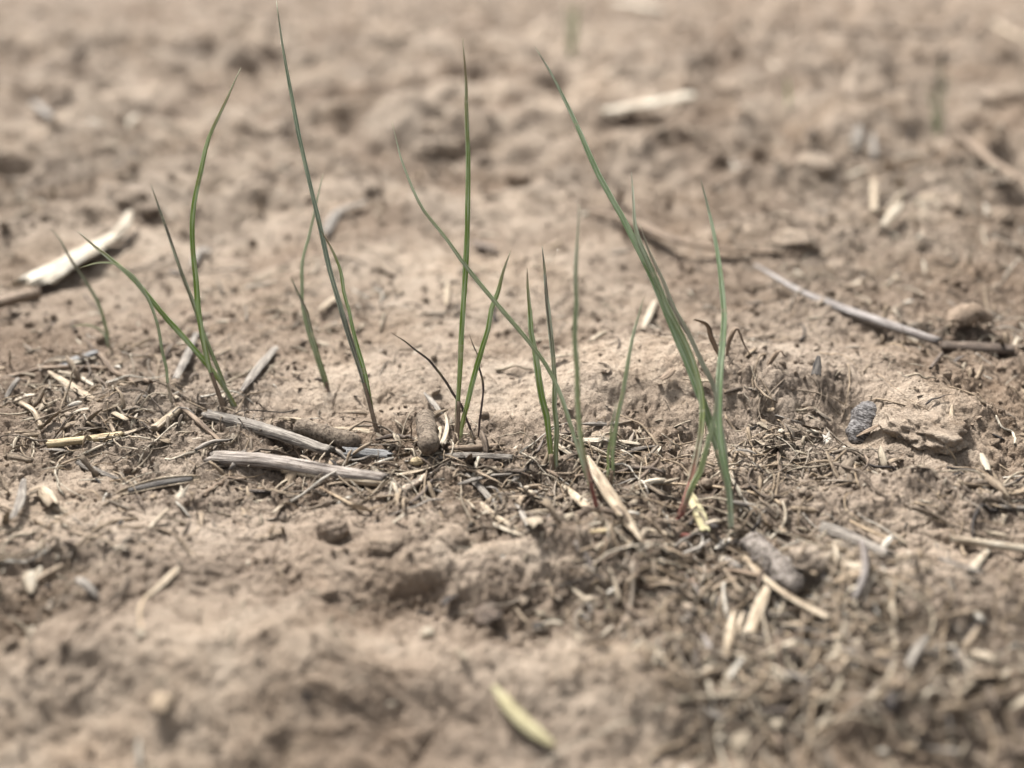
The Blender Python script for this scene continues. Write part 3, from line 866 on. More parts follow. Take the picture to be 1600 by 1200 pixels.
stick('dangling_fibre', 'fine fibre trailing from the slender cream straw', 'fibre', [(228, 930), (218, 955), (222, 985)], 4, 'root', stiff=False)
husk('heart_flake', 'pale heart shaped flake among crumbs near the photo edge', 'flake', [(52, 896), (50, 932)], 30, 'pale_straw', curl=.8, taper=(.9, 1, .6, .2), raise_=.0006)
clod('white seed lying under the slender cream straw', 221, 992, 16, .8, 'pale_straw', 'seed', 'seed', sub=2, rough=.1)
# --- foreground
husk('seed_sliver', 'plump yellow green seed sliver alone on grey soil, closest to the camera', 'seed', [(772, 1078), (815, 1128), (866, 1170)], 27, 'green_straw', curl=1.0, taper=(.3, .9, 1, .9, .35), thick=.2, raise_=.0006)
clod('tan cube shaped pebble beside the hoof print rim', 520, 836, 46, .8, 'soil_clod', 'pebble', 'pebble', sub=4, rough=.25, bury=.2)
clod('dark elongated pebble on the floor of the hoof print', 762, 966, 44, .45, 'dark_stem', 'pebble', 'pebble', sub=3, bury=.2, sx=1.0)
clod('black round pebble near the hoof print floor', 842, 984, 20, .8, 'dark_leaf', 'pebble', 'pebble', sub=2, bury=.2)
clod('pale round pebble at the hoof print near rim', 668, 992, 22, .7, 'pale_straw', 'pebble', 'pebble', sub=2, bury=.3)
clod('brown clod perched on the hoof print corner', 500, 926, 50, .6, bury=.55)
clod('knobbly clod behind the hoof print rim', 600, 846, 50, .55, bury=.62)
clod('long clod at the middle of the hoof print rim', 700, 838, 66, .5, bury=.64)
clod('small clod under the split twig tail', 640, 800, 26, .55, bury=.6)
# --- centre
for i, (lb, pix, w, m) in enumerate([
    ('upper straw of the fanned grey straws', [(724, 734), (752, 762), (782, 800)], 13, 'grey_wood'),
    ('middle straw of the fanned grey straws', [(752, 786), (778, 808), (812, 826)], 12, 'straw'),
    ('white lowest straw of the fanned grey straws', [(762, 812), (790, 826), (822, 838)], 9, 'pale_straw'),
    ('short grey straw closing the fan of straws', [(800, 770), (812, 792), (826, 822)], 12, 'grey_wood'),
    ('straw stub pointing at the stubby seedling', [(800, 752), (822, 730), (834, 716)], 12, 'grey_wood'),
    ('narrow straw below the stubby seedling foot', [(826, 766), (858, 782), (896, 796)], 9, 'straw')]):
    husk('grey_straw', lb, 'straw', pix, w, m, curl=1.0, taper=(.7, 1, .9, .5), group='grey straws fanned out in the middle')
husk('pointed_husk', 'large pointed cream husk beside the red seedling foot', 'husk', [(916, 722), (950, 778), (1004, 860)], 25, 'straw', curl=1.1, taper=(.35, .85, 1, .8, .12), raise_=.0014)
husk('straw_piece', 'tan straw parallel to the large pointed husk', 'straw', [(880, 756), (908, 782), (940, 812)], 17, 'straw', curl=1.2, taper=(.5, 1, .9, .6))
husk('yellow_flake', 'bright yellow flake leaning by the crossing seedling', 'flake', [(1074, 768), (1090, 800), (1102, 834)], 22, 'green_straw', curl=.5, taper=(.4, .9, 1, .6), raise_=.0006)
husk('white_splinter', 'white splintered fibres lying at the foot of the mound', 'splinter', [(906, 690), (950, 690), (1000, 696)], 16, 'pale_straw', curl=.4, taper=(.8, 1, .7, .4), raise_=.0004)
husk('white_straw', 'cream straw tucked behind the stubby seedling', 'straw', [(866, 690), (886, 704), (904, 714)], 12, 'pale_straw', curl=1.0)
husk('frayed_fibre', 'frayed grey white fibre bundle beside the faint seedling', 'fibre', [(964, 716), (990, 702), (1024, 696)], 11, 'grey_wood', curl=.8, taper=(.4, 1, .3))
stick('root_strand', 'long pale root strand looping behind the large seedling', 'root', [(992, 762), (1030, 756), (1080, 758), (1130, 762), (1190, 776), (1222, 790)], 5, 'root', stiff=False)
stick('root_loop', 'curved cream rootlet ending on the grey pellet', 'root', [(1222, 792), (1226, 812), (1218, 838), (1200, 852)], 5, 'pale_straw', stiff=False, raise_=.001)
husk('pink_straw', 'pinkish straw sloping down below the tan parallel straw', 'straw', [(900, 846), (922, 878), (946, 912)], 15, 'pink_wood', curl=1.0, taper=(.6, 1, 1, .6))
stick('orange_chip', 'small orange brown chip beside the pointed husk', 'chip', [(922, 832), (948, 828)], 9, 'yellow_straw', flat=.6)
stick('red_sprout', 'dark crimson sprout lying on the litter', 'sprout', [(1048, 876), (1066, 900), (1090, 924)], 11, 'red_stem', taper=(.5, 1, .9), stiff=False)
husk('cream_chip', 'cream chip lying across the crossing seedling foot', 'chip', [(1012, 826), (1052, 834)], 15, 'straw', curl=.6)
stick('maroon_chip', 'maroon bark chip below the yellow flake', 'chip', [(1062, 836), (1096, 838)], 10, 'red_stem', flat=.6)
for lb, px, py, w in [('dark lump standing in for a shaded hole high on the blurred soil', 645, 132, 42), ('dark lump standing in for a shaded pit beyond the green vee tip', 812, 280, 56),
                      ('small dark lump standing in for pit shade behind the upright green blade', 752, 250, 38), ('dark lump standing in for pit shade beside the pale far clods', 1120, 245, 34),
                      ('dark lump standing in for pit shade under the blurred cream slab', 1575, 285, 46), ('dark lump standing in for pit shade beyond the big cream husk tail', 235, 330, 44)]:
    clod(lb, px, py, w * .75, .6, 'pit_shade', bury=.4, sub=3, rough=.4)  # dark lumps put where far pits show only shade
for lb, px, py, w in [('large pale blurred clod below the tiny sprout', 1265, 262, 120), ('pale blurred clod at the photo edge below the far clump', 1570, 150, 80),
                      ('pale blurred clod behind the tallest seedling', 680, 225, 90), ('low pale clod above the silvery stalk', 1240, 372, 90),
                      ('tan clod at the edge beside the short white stub', 1560, 335, 70)]:
    clod(lb, px, py, w * .8, .5, bury=.70, sub=4, rough=.45)
# --- right
pellet('fat grey white pellet below the large seedling', 'dropping', [(1168, 842), (1250, 922)], 42, 'grey_pellet', bump=.26)
pellet('speckled silvery pellet sunk in a hole beside the cracked clod', 'dropping', [(1338, 692), (1360, 634)], 42, 'speckled_pellet', bump=.13, stand=48)
husk('leaf_scrap', 'brown leaf scrap across the speckled pellet hole', 'dry leaf', [(1336, 690), (1374, 672)], 15, 'brown_stem', curl=.5, taper=(.5, 1, .4), raise_=.0014)
def forked_straw():
    pix = [(1160, 872), (1205, 916), (1250, 946), (1296, 970)]
    r = px2r(pix, 15); P = lie(pix, r * .8, 28, True, .1, .0006)
    o = P.mean(0); o[2] = P[:, 2].min() - r
    root = bpy.data.objects.new('forked_straw', None); root.location = o; root.empty_display_size = .004; col.objects.link(root)
    tag(root, 'forked cream straw passing under the fat grey white pellet', 'straw')
    t = np.linspace(0, 1, 28)
    g = sweep(P - o, arc(9, 1.2, .1), r * (1 - .25 * t), r * (1 - .25 * t), jag=.5, seed=51, cap=None)
    link('stalk', make_mesh('stalk', *g, 'straw'), parent=root)
    Q = catmull([P[8] - o, hit(1140, 890, r) - o, hit(1096, 892, r) - o], 14)
    g = sweep(Q, arc(7, 1.0, .1), r * np.linspace(.9, .5, 14), r * np.linspace(.9, .5, 14), jag=.5, seed=52, cap=None)
    link('side_branch', make_mesh('side_branch', *g, 'brown_stem'), parent=root)
forked_straw()
husk('tan_splinter', 'flat tan splinter pointing down from the forked straw', 'splinter', [(1200, 920), (1184, 958), (1168, 998)], 17, 'straw', raise_=.0012, curl=.3, taper=(.6, 1, 1, .9))
husk('grey_splinter', 'grey splinter standing below the flat tan splinter', 'splinter', [(1146, 964), (1132, 1036)], 14, 'straw', curl=.8, raise_=.001)
husk('bluish_strip', 'bluish white strip bent beside the grey splinter', 'strip', [(1098, 990), (1112, 1018), (1122, 1050)], 14, 'silver_stem', curl=.7, taper=(.3, 1, .7))
husk('cream_flake', 'cream flake with a dark underside below the tan splinter', 'flake', [(1198, 1030), (1225, 1016), (1256, 1000)], 18, 'pale_straw', curl=.7, taper=(.8, 1, .7, .15), raise_=.0008)
stick('horizontal_straw', 'thin straw lying level beneath the forked straw end', 'straw', [(1206, 976), (1296, 976)], 9, 'straw')
husk('pink_husk', 'pale pink husk at the lower edge of the right litter', 'husk', [(1290, 1030), (1318, 1016), (1346, 998)], 15, 'pale_straw', curl=1.1, taper=(.5, 1, .5))
husk('slim_husk', 'slim grey husk beside the pale pink husk', 'husk', [(1332, 1042), (1366, 1018)], 13, 'grey_wood', curl=1.1)
husk('blunt_straw', 'blunt cream straw end below the curved peel', 'straw', [(1342, 976), (1374, 984)], 12, 'pale_straw', curl=1.1)
husk('grey_straw', 'grey straw tucked behind the fat grey white pellet', 'straw', [(1238, 882), (1268, 896), (1302, 914)], 13, 'grey_wood', curl=1.0, raise_=.0006)
husk('tan_sliver', 'tan sliver standing beside the round brown clod', 'straw', [(1284, 874), (1300, 904)], 11, 'straw', curl=.8, raise_=.001)
husk('white_straw', 'white slanted straw below the bluish white strip', 'straw', [(1082, 1064), (1112, 1046)], 7, 'pale_straw', curl=.8, raise_=.0008)
husk('pale_straw', 'pale upright straw between the two splinters', 'straw', [(1160, 962), (1148, 1002)], 8, 'straw', curl=.8, raise_=.0008)
husk('pale_husk', 'short pale husk at the lower end of the pink husk', 'husk', [(1310, 1062), (1328, 1028)], 11, 'straw', curl=1.0, raise_=.0008)
husk('long_straw', 'long straw slanting away behind the slim grey husk', 'straw', [(1416, 1048), (1432, 1020), (1446, 1000)], 14, 'grey_wood', curl=.9, raise_=.0008)
stick('thin_stick', 'thin dark stick lying level far off near the photo top', 'stick', [(1290, 52), (1380, 56), (1462, 62)], 7, 'dark_stem', raise_=.004)
def curved_peel():
    pix = [(1286, 826), (1320, 836), (1362, 856), (1388, 868)]
    r = px2r(pix, 34); P = lie(pix, r * .8, 24, True, .15)
    o = P.mean(0); o[2] = P[:, 2].min() - r
    root = bpy.data.objects.new('curved_peel', None); root.location = o; root.empty_display_size = .004; col.objects.link(root)
    tag(root, 'grey woody peel with a pale strip drooping from it', 'peel')
    t = np.linspace(0, 1, 24)
    g = sweep(P - o, circ(14, .1, 9, .7), r * (.8 - .3 * t), r * (.8 - .3 * t), jag=.6, wob=.06, seed=61)
    link('wood', make_mesh('wood', *g, 'grey_wood'), parent=root)
    Q = catmull([P[12] - o + np.array([0, -r * .5, r * .5]), hit(1352, 868, r * 1.4) - o, hit(1350, 900, r) - o, hit(1334, 936, r * .5) - o], 18)
    g = sweep(Q, arc(7, .8, .1), r * .32 * np.linspace(1, .7, 18), r * .32 * np.linspace(1, .7, 18), jag=.5, seed=62, cap=None)
    link('drooping_strip', make_mesh('drooping_strip', *g, 'silver_stem'), parent=root)
curved_peel()
stick('tan_stalk', 'thin tan stem lying over the grey woody peel', 'stem', [(1326, 822), (1358, 838), (1392, 852)], 6, 'root', raise_=.001)
clod('round brown clod between the fat pellet and the woody peel', 1268, 870, 60, .7, bury=.55, sub=4, rough=.45)
clod('cracked pale clod of crust with the pellet hole at its side', 1450, 662, 112, .50, sub=5, bury=.74, rough=.36)
def long_straw():
    pix = [(1484, 848), (1540, 856), (1610, 866), (1680, 874)]
    r = px2r(pix, 12)
    stick('cream_straw', 'long cream straw entering from the edge over bare soil', 'straw', pix, 13, 'pale_straw', flat=.9, raise_=.0008)
long_straw()
husk('propped_straw', 'short white straw propped against the long cream straw', 'straw', [(1514, 900), (1528, 880), (1544, 862)], 11, 'pale_straw', curl=.8, raise_=.0006)
stick('grey_stalk', 'grey stem end on bare soil above the long cream straw', 'stem', [(1560, 792), (1640, 797)], 9, 'grey_wood')
husk('dry_petal', 'dry white petal on the soil beyond the long cream straw', 'dry leaf', [(1532, 716), (1542, 742)], 12, 'pale_straw', curl=.8, raise_=.001)
stick('white_rootlet', 'wavy white rootlet on the pale crust', 'root', [(1556, 650), (1566, 668), (1582, 676), (1586, 694)], 4, 'pale_straw', stiff=False)
husk('twig_scrap', 'short upright straw scrap on the cracked clod', 'straw', [(1484, 680), (1486, 640)], 7, 'straw', curl=.9, raise_=.001)
# --- mid distance
def dead_seedling():
    o = hit(1132, 556)
    root = bpy.data.objects.new('withered_seedling', None); root.location = o; root.empty_display_size = .004; col.objects.link(root)
    tag(root, 'withered brown seedling collapsed behind the large green one', 'dead plant')
    for i, (pix, w, m) in enumerate([([(1132, 560), (1112, 530), (1104, 508), (1086, 500)], 9, 'brown_stem'),
                                     ([(1136, 556), (1140, 530), (1152, 512), (1164, 540), (1174, 556)], 9, 'brown_stem'),
                                     ([(1170, 556), (1186, 562), (1200, 566)], 9, 'brown_stem'),
                                     ([(1196, 572), (1216, 548), (1226, 556)], 9, 'brown_stem')]):
        Q = blade_points(pix, 12, n=18)
        r = .5 * w * depth(Q[0]) / FOC
        t = np.linspace(0, 1, 18)
        g = sweep(Q - o, arc(7, .9, .1), r * (.4 + .8 * np.sin(np.pi * t * .9)) * .8, r * (.4 + .8 * np.sin(np.pi * t * .9)) * .8, up=(0, -.8, .6), twist=t * 1.4, seed=70 + i, cap=None, wob=.08)
        link('withered_leaf', make_mesh('withered_leaf', *g, m), parent=root)
dead_seedling()
husk('dark_peg', 'blackened leaf scrap standing on the crust', 'dry leaf', [(1272, 602), (1276, 572)], 15, 'dark_leaf', curl=.9, taper=(1, .9, .4), raise_=.0022)
stick('leaning_stalk', 'thin stem leaning on the soil beyond the cracked clod', 'stem', [(1452, 582), (1470, 558)], 5, 'dark_stem', raise_=.001)
stick('silvery_stalk', 'long silvery stem lying on pale crust', 'stem', [(1180, 414), (1250, 455), (1320, 484), (1400, 512), (1468, 534)], 17, 'silver_stem', taper=(.35, .6, .9, 1, .8), n=34)
stick('dark_stub', 'dark gnarled stub at the thick end of the long silvery stem', 'stick', [(1470, 540), (1530, 544), (1582, 546)], 25, 'dark_stem', ridges=.2, taper=(.7, 1, .8))
husk('crumpled_leaf', 'crumpled brown leaf above the dark gnarled stub', 'dry leaf', [(1484, 516), (1512, 496), (1544, 508)], 42, 'brown_stem', curl=1.4, raise_=.002, stiff=False, wob=.15)
stick('dark_stick', 'long dark stick lying across the blurred soil', 'stick', [(920, 328), (985, 345), (1060, 376), (1160, 392), (1262, 396)], 20, 'brown_stem', taper=(.5, 1, 1, .5, .25), flat=.5, n=34)
husk('white_straw', 'thick white straw lying alone beyond all the tall seedlings', 'straw', [(934, 186), (1005, 174), (1080, 158)], 34, 'white_straw', curl=.6, taper=(.8, 1, 1, .9), raise_=.004)
husk('white_stub', 'short white stub tilted up above the silvery stem', 'straw', [(1376, 368), (1404, 332)], 17, 'pale_straw', curl=1.3, raise_=.003)
stick('standing_straw', 'faint upright straw beside the short white stub', 'straw', [(1362, 350), (1362, 300)], 9, 'straw', raise_=.004)
for lb, pix, w, m in [('blurred pale straw between clods under the distant clump', [(1500, 212), (1545, 250), (1610, 290)], 16, 'brown_stem'),
                      ('blurred cream slab of straw at the edge below the far clods', [(1520, 226), (1570, 222), (1640, 226)], 20, 'straw'),
                      ('blurred white straws high at the photo corner', [(1545, 32), (1580, 52), (1620, 70)], 8, 'straw'),
                      ('blurred grey leaf upright behind the tiny sprout clods', [(1336, 238), (1342, 200)], 14, 'grey_wood'),
                      ('blurred grey straw standing beside the upright grey leaf', [(1366, 250), (1364, 212)], 11, 'grey_wood'),
                      ('blurred cream straw at the top beside the most distant seedling', [(960, 2), (1040, 16)], 18, 'pale_straw'),
                      ('blurred grey strip on soil at the far left', [(52, 160), (82, 186)], 14, 'grey_wood'),
                      ('blurred grey scrap behind the tallest seedling', [(508, 370), (528, 335), (572, 320)], 20, 'grey_wood'),
                      ('pale blurred strip behind the kinked blade', [(498, 490), (530, 466)], 15, 'straw'),
                      ('white upright wisp behind the withered purple wires', [(698, 482), (700, 446)], 8, 'straw'),
                      ('dark flat chip behind the upright green blade', [(738, 382), (776, 394)], 16, 'dark_stem'),
                      ('pale leaning straw behind the widest blade', [(1004, 520), (1024, 474)], 11, 'pale_straw'),
                      ('grey blurred curl behind the three bladed seedling', [(300, 420), (316, 392), (330, 400)], 12, 'grey_wood'),
                      ('brown leaf lying on the crust under the mound top', [(1032, 600), (1052, 584)], 13, 'brown_stem'),
                      ('tan straw lying across the mound behind crossing blades', [(1066, 596), (1110, 602)], 12, 'straw')]:
    husk('dry_straw', lb, 'straw', pix, w, m, curl=.9, raise_=.001, group='scattered straws on the soil')

# ------------------------------------------------------------------ chaff, crumbs and rootlets
def proto(kind, s):
    r = np.random.default_rng(s)
    n = 5
    t = np.linspace(0, 1, n); x = t - .5; sm = .8
    if kind == 0:    # cupped husk, torn at one end
        P = np.stack([x, .10 * r.uniform(-1, 1) * x * x, .10 * (1 - (2 * x) ** 2) * r.uniform(.3, 1)], 1)
        W = .115 * np.interp(t, [0, .15, .5, .85, 1], [.75, 1, .9, .5, .08]); prof = arc(3, 1.0, .05)
    elif kind == 1:  # straw fragment
        P = np.stack([x, .05 * r.uniform(-1, 1) * np.sin(t * 3), .02 * np.sin(t * 3)], 1)
        W = .085 * np.interp(t, [0, .2, .8, 1], [.7, 1, .95, .5]) * r.uniform(.9, 1.1, n); prof = arc(3, 1.2, .08)
    elif kind == 2:  # bent splinter
        P = np.stack([x, r.uniform(-.22, .22) * (1 - (2 * x) ** 2), r.uniform(0, .14) * (1 - (2 * x) ** 2) + .04 * r.uniform(-1, 1, n)], 1)
        W = .034 * np.interp(t, [0, .3, 1], [.6, 1, .25]); prof = circ(4, .3, s); sm = .6
    elif kind == 3:  # torn leaf, twisted
        P = np.stack([x, .12 * r.uniform(-1, 1) * np.sin(t * 3), .10 * np.sin(t * 3)], 1)
        W = .12 * np.interp(t, [0, .25, .7, 1], [.3, 1, .8, .15]) * r.uniform(.75, 1.2, n); prof = arc(3, .45, .04)
    else:            # flat angular chip
        P = np.stack([x * .8, np.zeros(n), .03 * r.uniform(-1, 1, n)], 1)
        W = .20 * np.interp(t, [0, .2, .6, 1], r.uniform(.4, 1.1, 4)) * r.uniform(.8, 1.15, n); prof = arc(3, .15, .07)
    tw = (r.uniform(-1, 1) * {0: .3, 1: .2, 2: 1.0, 3: 1.6, 4: .3}[kind]) * t
    V, F, B, T = sweep(P, prof, W, W * sm, twist=tw, jag=.9 if kind in (1, 3, 4) else .3, seed=s, wob=.12, cap=0 if kind == 2 else None)
    return V, F, B * .006 + r.uniform(0, 50, 3), T
KINDS = [0, 0, 1, 1, 1, 2, 2, 2, 2, 3, 3, 4, 4]
PROTO = [proto(k, 900 + i) for i, k in enumerate(KINDS)]

LITTER = [blob(a, b, c, d, e, 1.2) for a, b, c, d, e in [
    (150, 600, 200, 60, 1.0), (220, 690, 190, 50, .9), (640, 720, 190, 60, 1.0), (840, 770, 120, 60, 1.1), (980, 730, 130, 60, .9),
    (1220, 700, 110, 70, 1.0), (1130, 850, 150, 70, 1.5), (1200, 960, 200, 110, 1.5), (1330, 1030, 260, 110, 1.2), (1400, 300, 300, 110, .8),
    (1300, 440, 200, 40, .3), (430, 480, 160, 60, .5), (120, 250, 160, 60, .5), (60, 930, 150, 120, .6), (1520, 780, 110, 60, .5),
    (850, 960, 180, 46, .7), (1520, 520, 110, 80, .6), (350, 770, 150, 30, .5), (1000, 900, 120, 50, .7), (1150, 540, 120, 30, .3), (650, 440, 320, 60, .3), (500, 260, 420, 90, .25)]]
def litter_density(x, y):
    m = np.full(x.shape, .07)
    for cx, cy, rx, ry, h, pw in LITTER:
        q = ((x - cx) / rx) ** 2 + ((y - cy) / ry) ** 2
        m = m + h * np.exp(-np.power(q, pw))
    m = m + .25 * sstep(.3, .5, np.abs(x))
    m = m * (1 - .85 * sstep(.092, .078, y) * sstep(.03, .0, x))
    return np.clip(m * (.7 + .7 * perlin(x / .016, y / .016, 201)), .02, 1.3)

def scatter(n, r, dens=litter_density, lim=1.3, span=(.085, .75)):
    """positions on the ground, thicker near the camera, following the litter"""
    out = []
    while len(out) < n:
        k = n * 3
        d = np.exp(r.uniform(math.log(span[0]), math.log(span[1]), k))
        y = d - .03
        hw = (d * math.cos(PITCH) + .05) * .64 * 1.35
        x = r.uniform(-1, 1, k) * hw
        keep = r.uniform(0, lim, k) < dens(x, y)
        out += list(zip(x[keep], y[keep]))
    return np.array(out[:n])

def rotmats(n, r, tilt, up_share=.06):
    a = r.uniform(0, 2 * math.pi, n); b = r.normal(0, tilt, n); c = r.normal(0, tilt * 1.5, n)
    upm = r.uniform(0, 1, n) < up_share
    b = np.where(upm, r.uniform(-1.3, 1.3, n), b)
    ca, sa, cb, sb, cc, sc = np.cos(a), np.sin(a), np.cos(b), np.sin(b), np.cos(c), np.sin(c)
    Z = np.zeros(n); O = np.ones(n)
    Rz = np.stack([ca, -sa, Z, sa, ca, Z, Z, Z, O], 1).reshape(n, 3, 3)
    Ry = np.stack([cb, Z, sb, Z, O, Z, -sb, Z, cb], 1).reshape(n, 3, 3)
    Rx = np.stack([O, Z, Z, Z, cc, -sc, Z, sc, cc], 1).reshape(n, 3, 3)
    return Rz @ Ry @ Rx, a, b, c

def fast_mesh(name, V, F, mat, fib=None, smooth=True):
    """F: (k, 3|4) int array list"""
    me = bpy.data.meshes.new(name)
    me.vertices.add(len(V)); me.vertices.foreach_set('co', V.astype(np.float32).ravel())
    nl = sum(f.size for f in F); me.loops.add(nl)
    me.loops.foreach_set('vertex_index', np.concatenate([f.ravel() for f in F]).astype(np.int32))
    ls = []; o = 0
    for f in F:
        ls.append(o + np.arange(len(f)) * f.shape[1]); o += f.size
    ls = np.concatenate(ls).astype(np.int32)
    me.polygons.add(len(ls)); me.polygons.foreach_set('loop_start', ls)
    me.polygons.foreach_set('use_smooth', np.full(len(ls), smooth))
    me.update(); me.validate()
    if fib is not None:
        a = me.attributes.new('fib', 'FLOAT_VECTOR', 'POINT'); a.data.foreach_set('vector', fib.astype(np.float32).ravel())
    me.materials.append(MATS[mat])
    return me

# single chaff pieces
LANDMARKS = [((420, 680), 'the weathered grey twig'), ((470, 740), 'the long split twig'), ((670, 690), 'the upright brown pellet'),
             ((790, 790), 'the fanned grey straws'), ((960, 790), 'the large pointed husk'), ((1090, 800), 'the bright yellow flake'),
             ((1210, 890), 'the fat grey white pellet'), ((1185, 960), 'the flat tan splinter'), ((1340, 690), 'the speckled pellet hole'),
             ((1330, 880), 'the grey woody peel'), ((1310, 1030), 'the pale pink husk'), ((1450, 760), 'the low crust under the cracked clod'),
             ((130, 690), 'the yellow straw'), ((130, 615), 'the folded straw'), ((110, 560), 'the blue black leaf'), ((250, 755), 'the open black pod'),
             ((360, 640), 'the three bladed seedling'), ((590, 670), 'the tallest seedling foot'), ((720, 960), 'the hoof print floor'),
             ((260, 900), 'the slender cream straw'), ((955, 690), 'the white splintered fibres'), ((1000, 580), 'the soil mound top'),
             ((1400, 510), 'the long silvery stem'), ((100, 410), 'the big cream husk'), ((1540, 860), 'the long cream straw'),
             ((1050, 900), 'the dark crimson sprout'), ((60, 915), 'the heart shaped flake'), ((820, 1120), 'the yellow green seed sliver'),
             ((500, 500), 'the pale curved blade'), ((1400, 320), 'the short white stub'), ((1000, 170), 'the thick white straw')]
KWORD = {0: ('chaff_husk', 'cupped chaff husk'), 1: ('straw_fragment', 'short straw fragment'), 2: ('straw_splinter', 'thin straw splinter'), 3: ('leaf_scrap', 'twisted dry leaf scrap'), 4: ('flat_chip', 'flat angular chip')}
def project(P):
    d = np.asarray(P) - CAM
    z = d @ FW
    return 800 + FOC * d[..., 0] / z, 600 - FOC * (d @ UP) / z

TINTS = {'cream': ((.60, .53, .42), (.47, .39, .29), (.22, .165, .115)), 'tan': ((.42, .34, .25), (.30, .23, .16), (.13, .095, .065)),
         'brown': ((.25, .19, .14), (.165, .122, .088), (.07, .05, .037)), 'grey': ((.40, .365, .32), (.26, .23, .20), (.09, .077, .065)),
         'dark': ((.15, .12, .10), (.085, .068, .056), (.03, .025, .022))}
for nm, (a, b, c) in TINTS.items(): fibre_material('flake_' + nm, a, b, c, scl=(3.4, 3.4, .4))
r1 = np.random.default_rng(77)
N1 = 1500
pos = scatter(N1, r1)
zz = H(pos[:, 0], pos[:, 1])
PX, PY = project(np.stack([pos[:, 0], pos[:, 1], zz], 1))
inside = (PX > 10) & (PX < 1590) & (PY > 130) & (PY < 1180) & ~((PY > 1010) & (PX < 1000))
size = r1.uniform(.0024, .0068, N1) * np.where(pos[:, 1] > .25, 1.5, 1.0)
sel = np.nonzero(inside)[0]
sel = sel[np.argsort(-size[sel] / (pos[sel, 1] + .09))]
meshes = [make_mesh(KWORD[KINDS[i]][0], V, F, B * 1.0, T, 'flake_tan') for i, (V, F, B, T) in enumerate(PROTO)]
first = {}; seen = set()
for i in sel:
    if len(seen) >= 280: break
    k = int(r1.integers(len(PROTO))); kd = KINDS[k]
    tn = str(r1.choice(['cream', 'tan', 'brown', 'grey', 'dark'], p=[.22, .28, .24, .18, .08]))
    a, b, c = r1.uniform(0, 6.28), r1.normal(0, .22), r1.normal(0, .4)
    up = r1.uniform() < .08
    if up: b = r1.choice([-1, 1]) * r1.uniform(.6, 1.1)
    s = size[i] * (1.35 if kd == 2 else .8 if kd == 4 else 1)
    lm = min(LANDMARKS, key=lambda q: (q[0][0] - PX[i]) ** 2 + 2.2 * (q[0][1] - PY[i]) ** 2)
    dx, dy = PX[i] - lm[0][0], PY[i] - lm[0][1]
    side = 'in front of' if dy > abs(dx) * .45 else 'behind' if dy < -abs(dx) * .45 else 'beside'
    far = math.hypot(dx, 1.5 * dy)
    side = ('close ' if far < 55 else '' if far < 130 else 'well ') + {'in front of': 'in front of', 'behind': 'behind', 'beside': 'to the side of'}[side]
    lab = '%s%s %s %s %s' % (tn, ' upright' if up else '', KWORD[kd][1], side, lm[1])
    if lab in seen or len(lab.split()) > 16: continue
    seen.add(lab)
    if k not in first:
        o = bpy.data.objects.new(KWORD[kd][0], meshes[k]); first[k] = o
    else:
        o = first[k].copy()
    col.objects.link(o)
    o.location = (pos[i, 0], pos[i, 1], zz[i] + .04 * s + abs(math.sin(b)) * s * .38)
    o.rotation_euler = (c, b, a); o.scale = (s, s * r1.uniform(.7, 1.2), s)
    o.material_slots[0].link = 'OBJECT'; o.material_slots[0].material = MATS['flake_' + tn]
    tag(o, lab, 'chaff', 'single pieces of chaff on the soil')

def mass_flakes(n, smin, smax, seed, span=(.085, .75)):
    r = np.random.default_rng(seed)
    pos = scatter(n, r, span=span); z = H(pos[:, 0], pos[:, 1])
    which = r.integers(len(PROTO), size=n)
    s = smin + (smax - smin) * r.uniform(0, 1, n) ** 2.2
    s *= np.clip(pos[:, 1] / .16, .75, 2.6)
    M, a, b, c = rotmats(n, r, .28)
    VV, F4, F3, BB = [], [], [], []; base = 0
    for k in range(len(PROTO)):
        idx = np.nonzero(which == k)[0]
        V, F, B, T = PROTO[k]
        sc = np.stack([s[idx], s[idx] * r.uniform(.6, 1.3, len(idx)), s[idx]], 1)
        W = np.einsum('nij,nvj->nvi', M[idx], V[None] * sc[:, None])
        W[..., 0] += pos[idx, 0][:, None]; W[..., 1] += pos[idx, 1][:, None]
        W[..., 2] += (z[idx] + r.uniform(-.14, .06, len(idx)) * s[idx] + np.abs(np.sin(b[idx])) * s[idx] * .38)[:, None]
        nv = len(V); offs = base + np.arange(len(idx)) * nv
        f4 = np.array([f for f in F if len(f) == 4]); f3 = np.array([f for f in F if len(f) == 3])
        F4.append((f4[None] + offs[:, None, None]).reshape(-1, 4)); 
        if len(f3): F3.append((f3[None] + offs[:, None, None]).reshape(-1, 3))
        VV.append(W.reshape(-1, 3)); BB.append((B[None] + r.uniform(0, 60, (len(idx), 1, 3))).reshape(-1, 3))
        base += nv * len(idx)
    me = fast_mesh('chaff', np.vstack(VV), [np.vstack(F4), np.vstack(F3)], 'flake_mass', np.vstack(BB))
    o = link('chaff', me); o['kind'] = 'stuff'; o['label'] = 'fine broken chaff strewn over the soil'; return o
mass_flakes(5500, .0008, .0062, 5, (.085, 1.1))
mass_flakes(4300, .0008, .0055, 6, (.085, .22))
mass_flakes(1500, .0020, .0080, 8, (.085, .16))

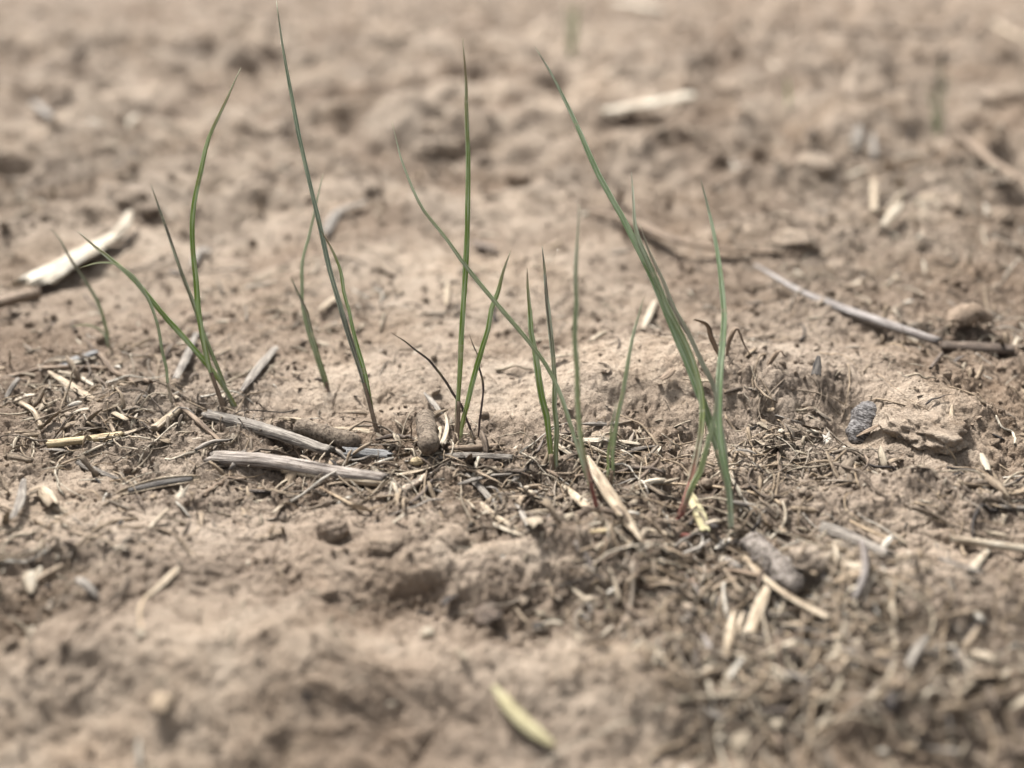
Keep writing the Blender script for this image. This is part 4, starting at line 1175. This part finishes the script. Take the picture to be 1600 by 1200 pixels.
def crumbs(n, seed, sub, s0, s1):
    r = np.random.default_rng(seed)
    bm = bmesh.new(); bmesh.ops.create_icosphere(bm, subdivisions=sub, radius=1.0)
    V0 = np.array([v.co[:] for v in bm.verts]); F0 = np.array([[v.index for v in f.verts] for f in bm.faces]); bm.free()
    dens = lambda x, y: (.16 if sub == 1 else .02) + .9 * (1 - bareness(x, y)) * np.clip(.5 + perlin(x / .012, y / .012, 301), .05, 1.2)
    pos = scatter(n, r, dens=dens); z = H(pos[:, 0], pos[:, 1])
    s = s0 + 1.3 * s1 * r.uniform(0, 1, n) ** 3; s *= np.clip(pos[:, 1] / .16, .8, 1.7)
    M, *_ = rotmats(n, r, 1.0)
    V = V0[None] * (1 + r.uniform(-.28, .28, (n, len(V0), 1)))
    V = V * (s[:, None] * r.uniform(.6, 1.2, (n, 3)))[:, None]
    V = np.einsum('nij,nvj->nvi', M, V)
    V += np.stack([pos[:, 0], pos[:, 1], z + s * .3], 1)[:, None]
    F = (F0[None] + (np.arange(n) * len(V0))[:, None, None]).reshape(-1, 3)
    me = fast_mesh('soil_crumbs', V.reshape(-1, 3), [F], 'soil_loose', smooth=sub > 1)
    o = link('soil_crumbs', me); o['kind'] = 'stuff'; o['label'] = 'loose crumbs of dry soil'
crumbs(14000, 9, 1, .00016, .0005)
crumbs(2200, 10, 2, .0004, .0006)

def rootlets(n, seed, name='root_hairs', label='fine dry root hairs lying over the soil', l0=.004, l1=.016, w0=.00005, w1=.00013, mat='root', kink=.25):
    r = np.random.default_rng(seed)
    pos = scatter(n, r); parts = []
    for i in range(n):
        L = r.uniform(l0, l1); a = r.uniform(0, 6.28); bend = r.normal(0, 1.2)
        pts = []; x, y = pos[i]
        for k in range(6):
            pts.append((x, y)); x += math.cos(a) * L / 5; y += math.sin(a) * L / 5; a += bend / 5 + r.normal(0, kink)
        pts = np.array(pts); z = H(pts[:, 0], pts[:, 1]) + .0002 + r.uniform(0, .0012) * np.sin(np.linspace(0, 3.1, 6))
        P = catmull(np.column_stack([pts, z]), 10)
        w = np.full(10, r.uniform(w0, w1)) * np.linspace(1, .5, 10) * r.uniform(.8, 1.2, 10)
        parts.append(sweep(P, circ(4), w, w, seed=i))
    V, F, B, T = join(*parts)
    o = link(name, make_mesh(name, V, F, B, T, mat)); o['kind'] = 'stuff'; o['label'] = label
rootlets(600, 15)
rootlets(1700, 19, 'dry_fibres', 'matted dry fibres in the litter', .003, .016, .00009, .00036, 'flake_mass', .12)
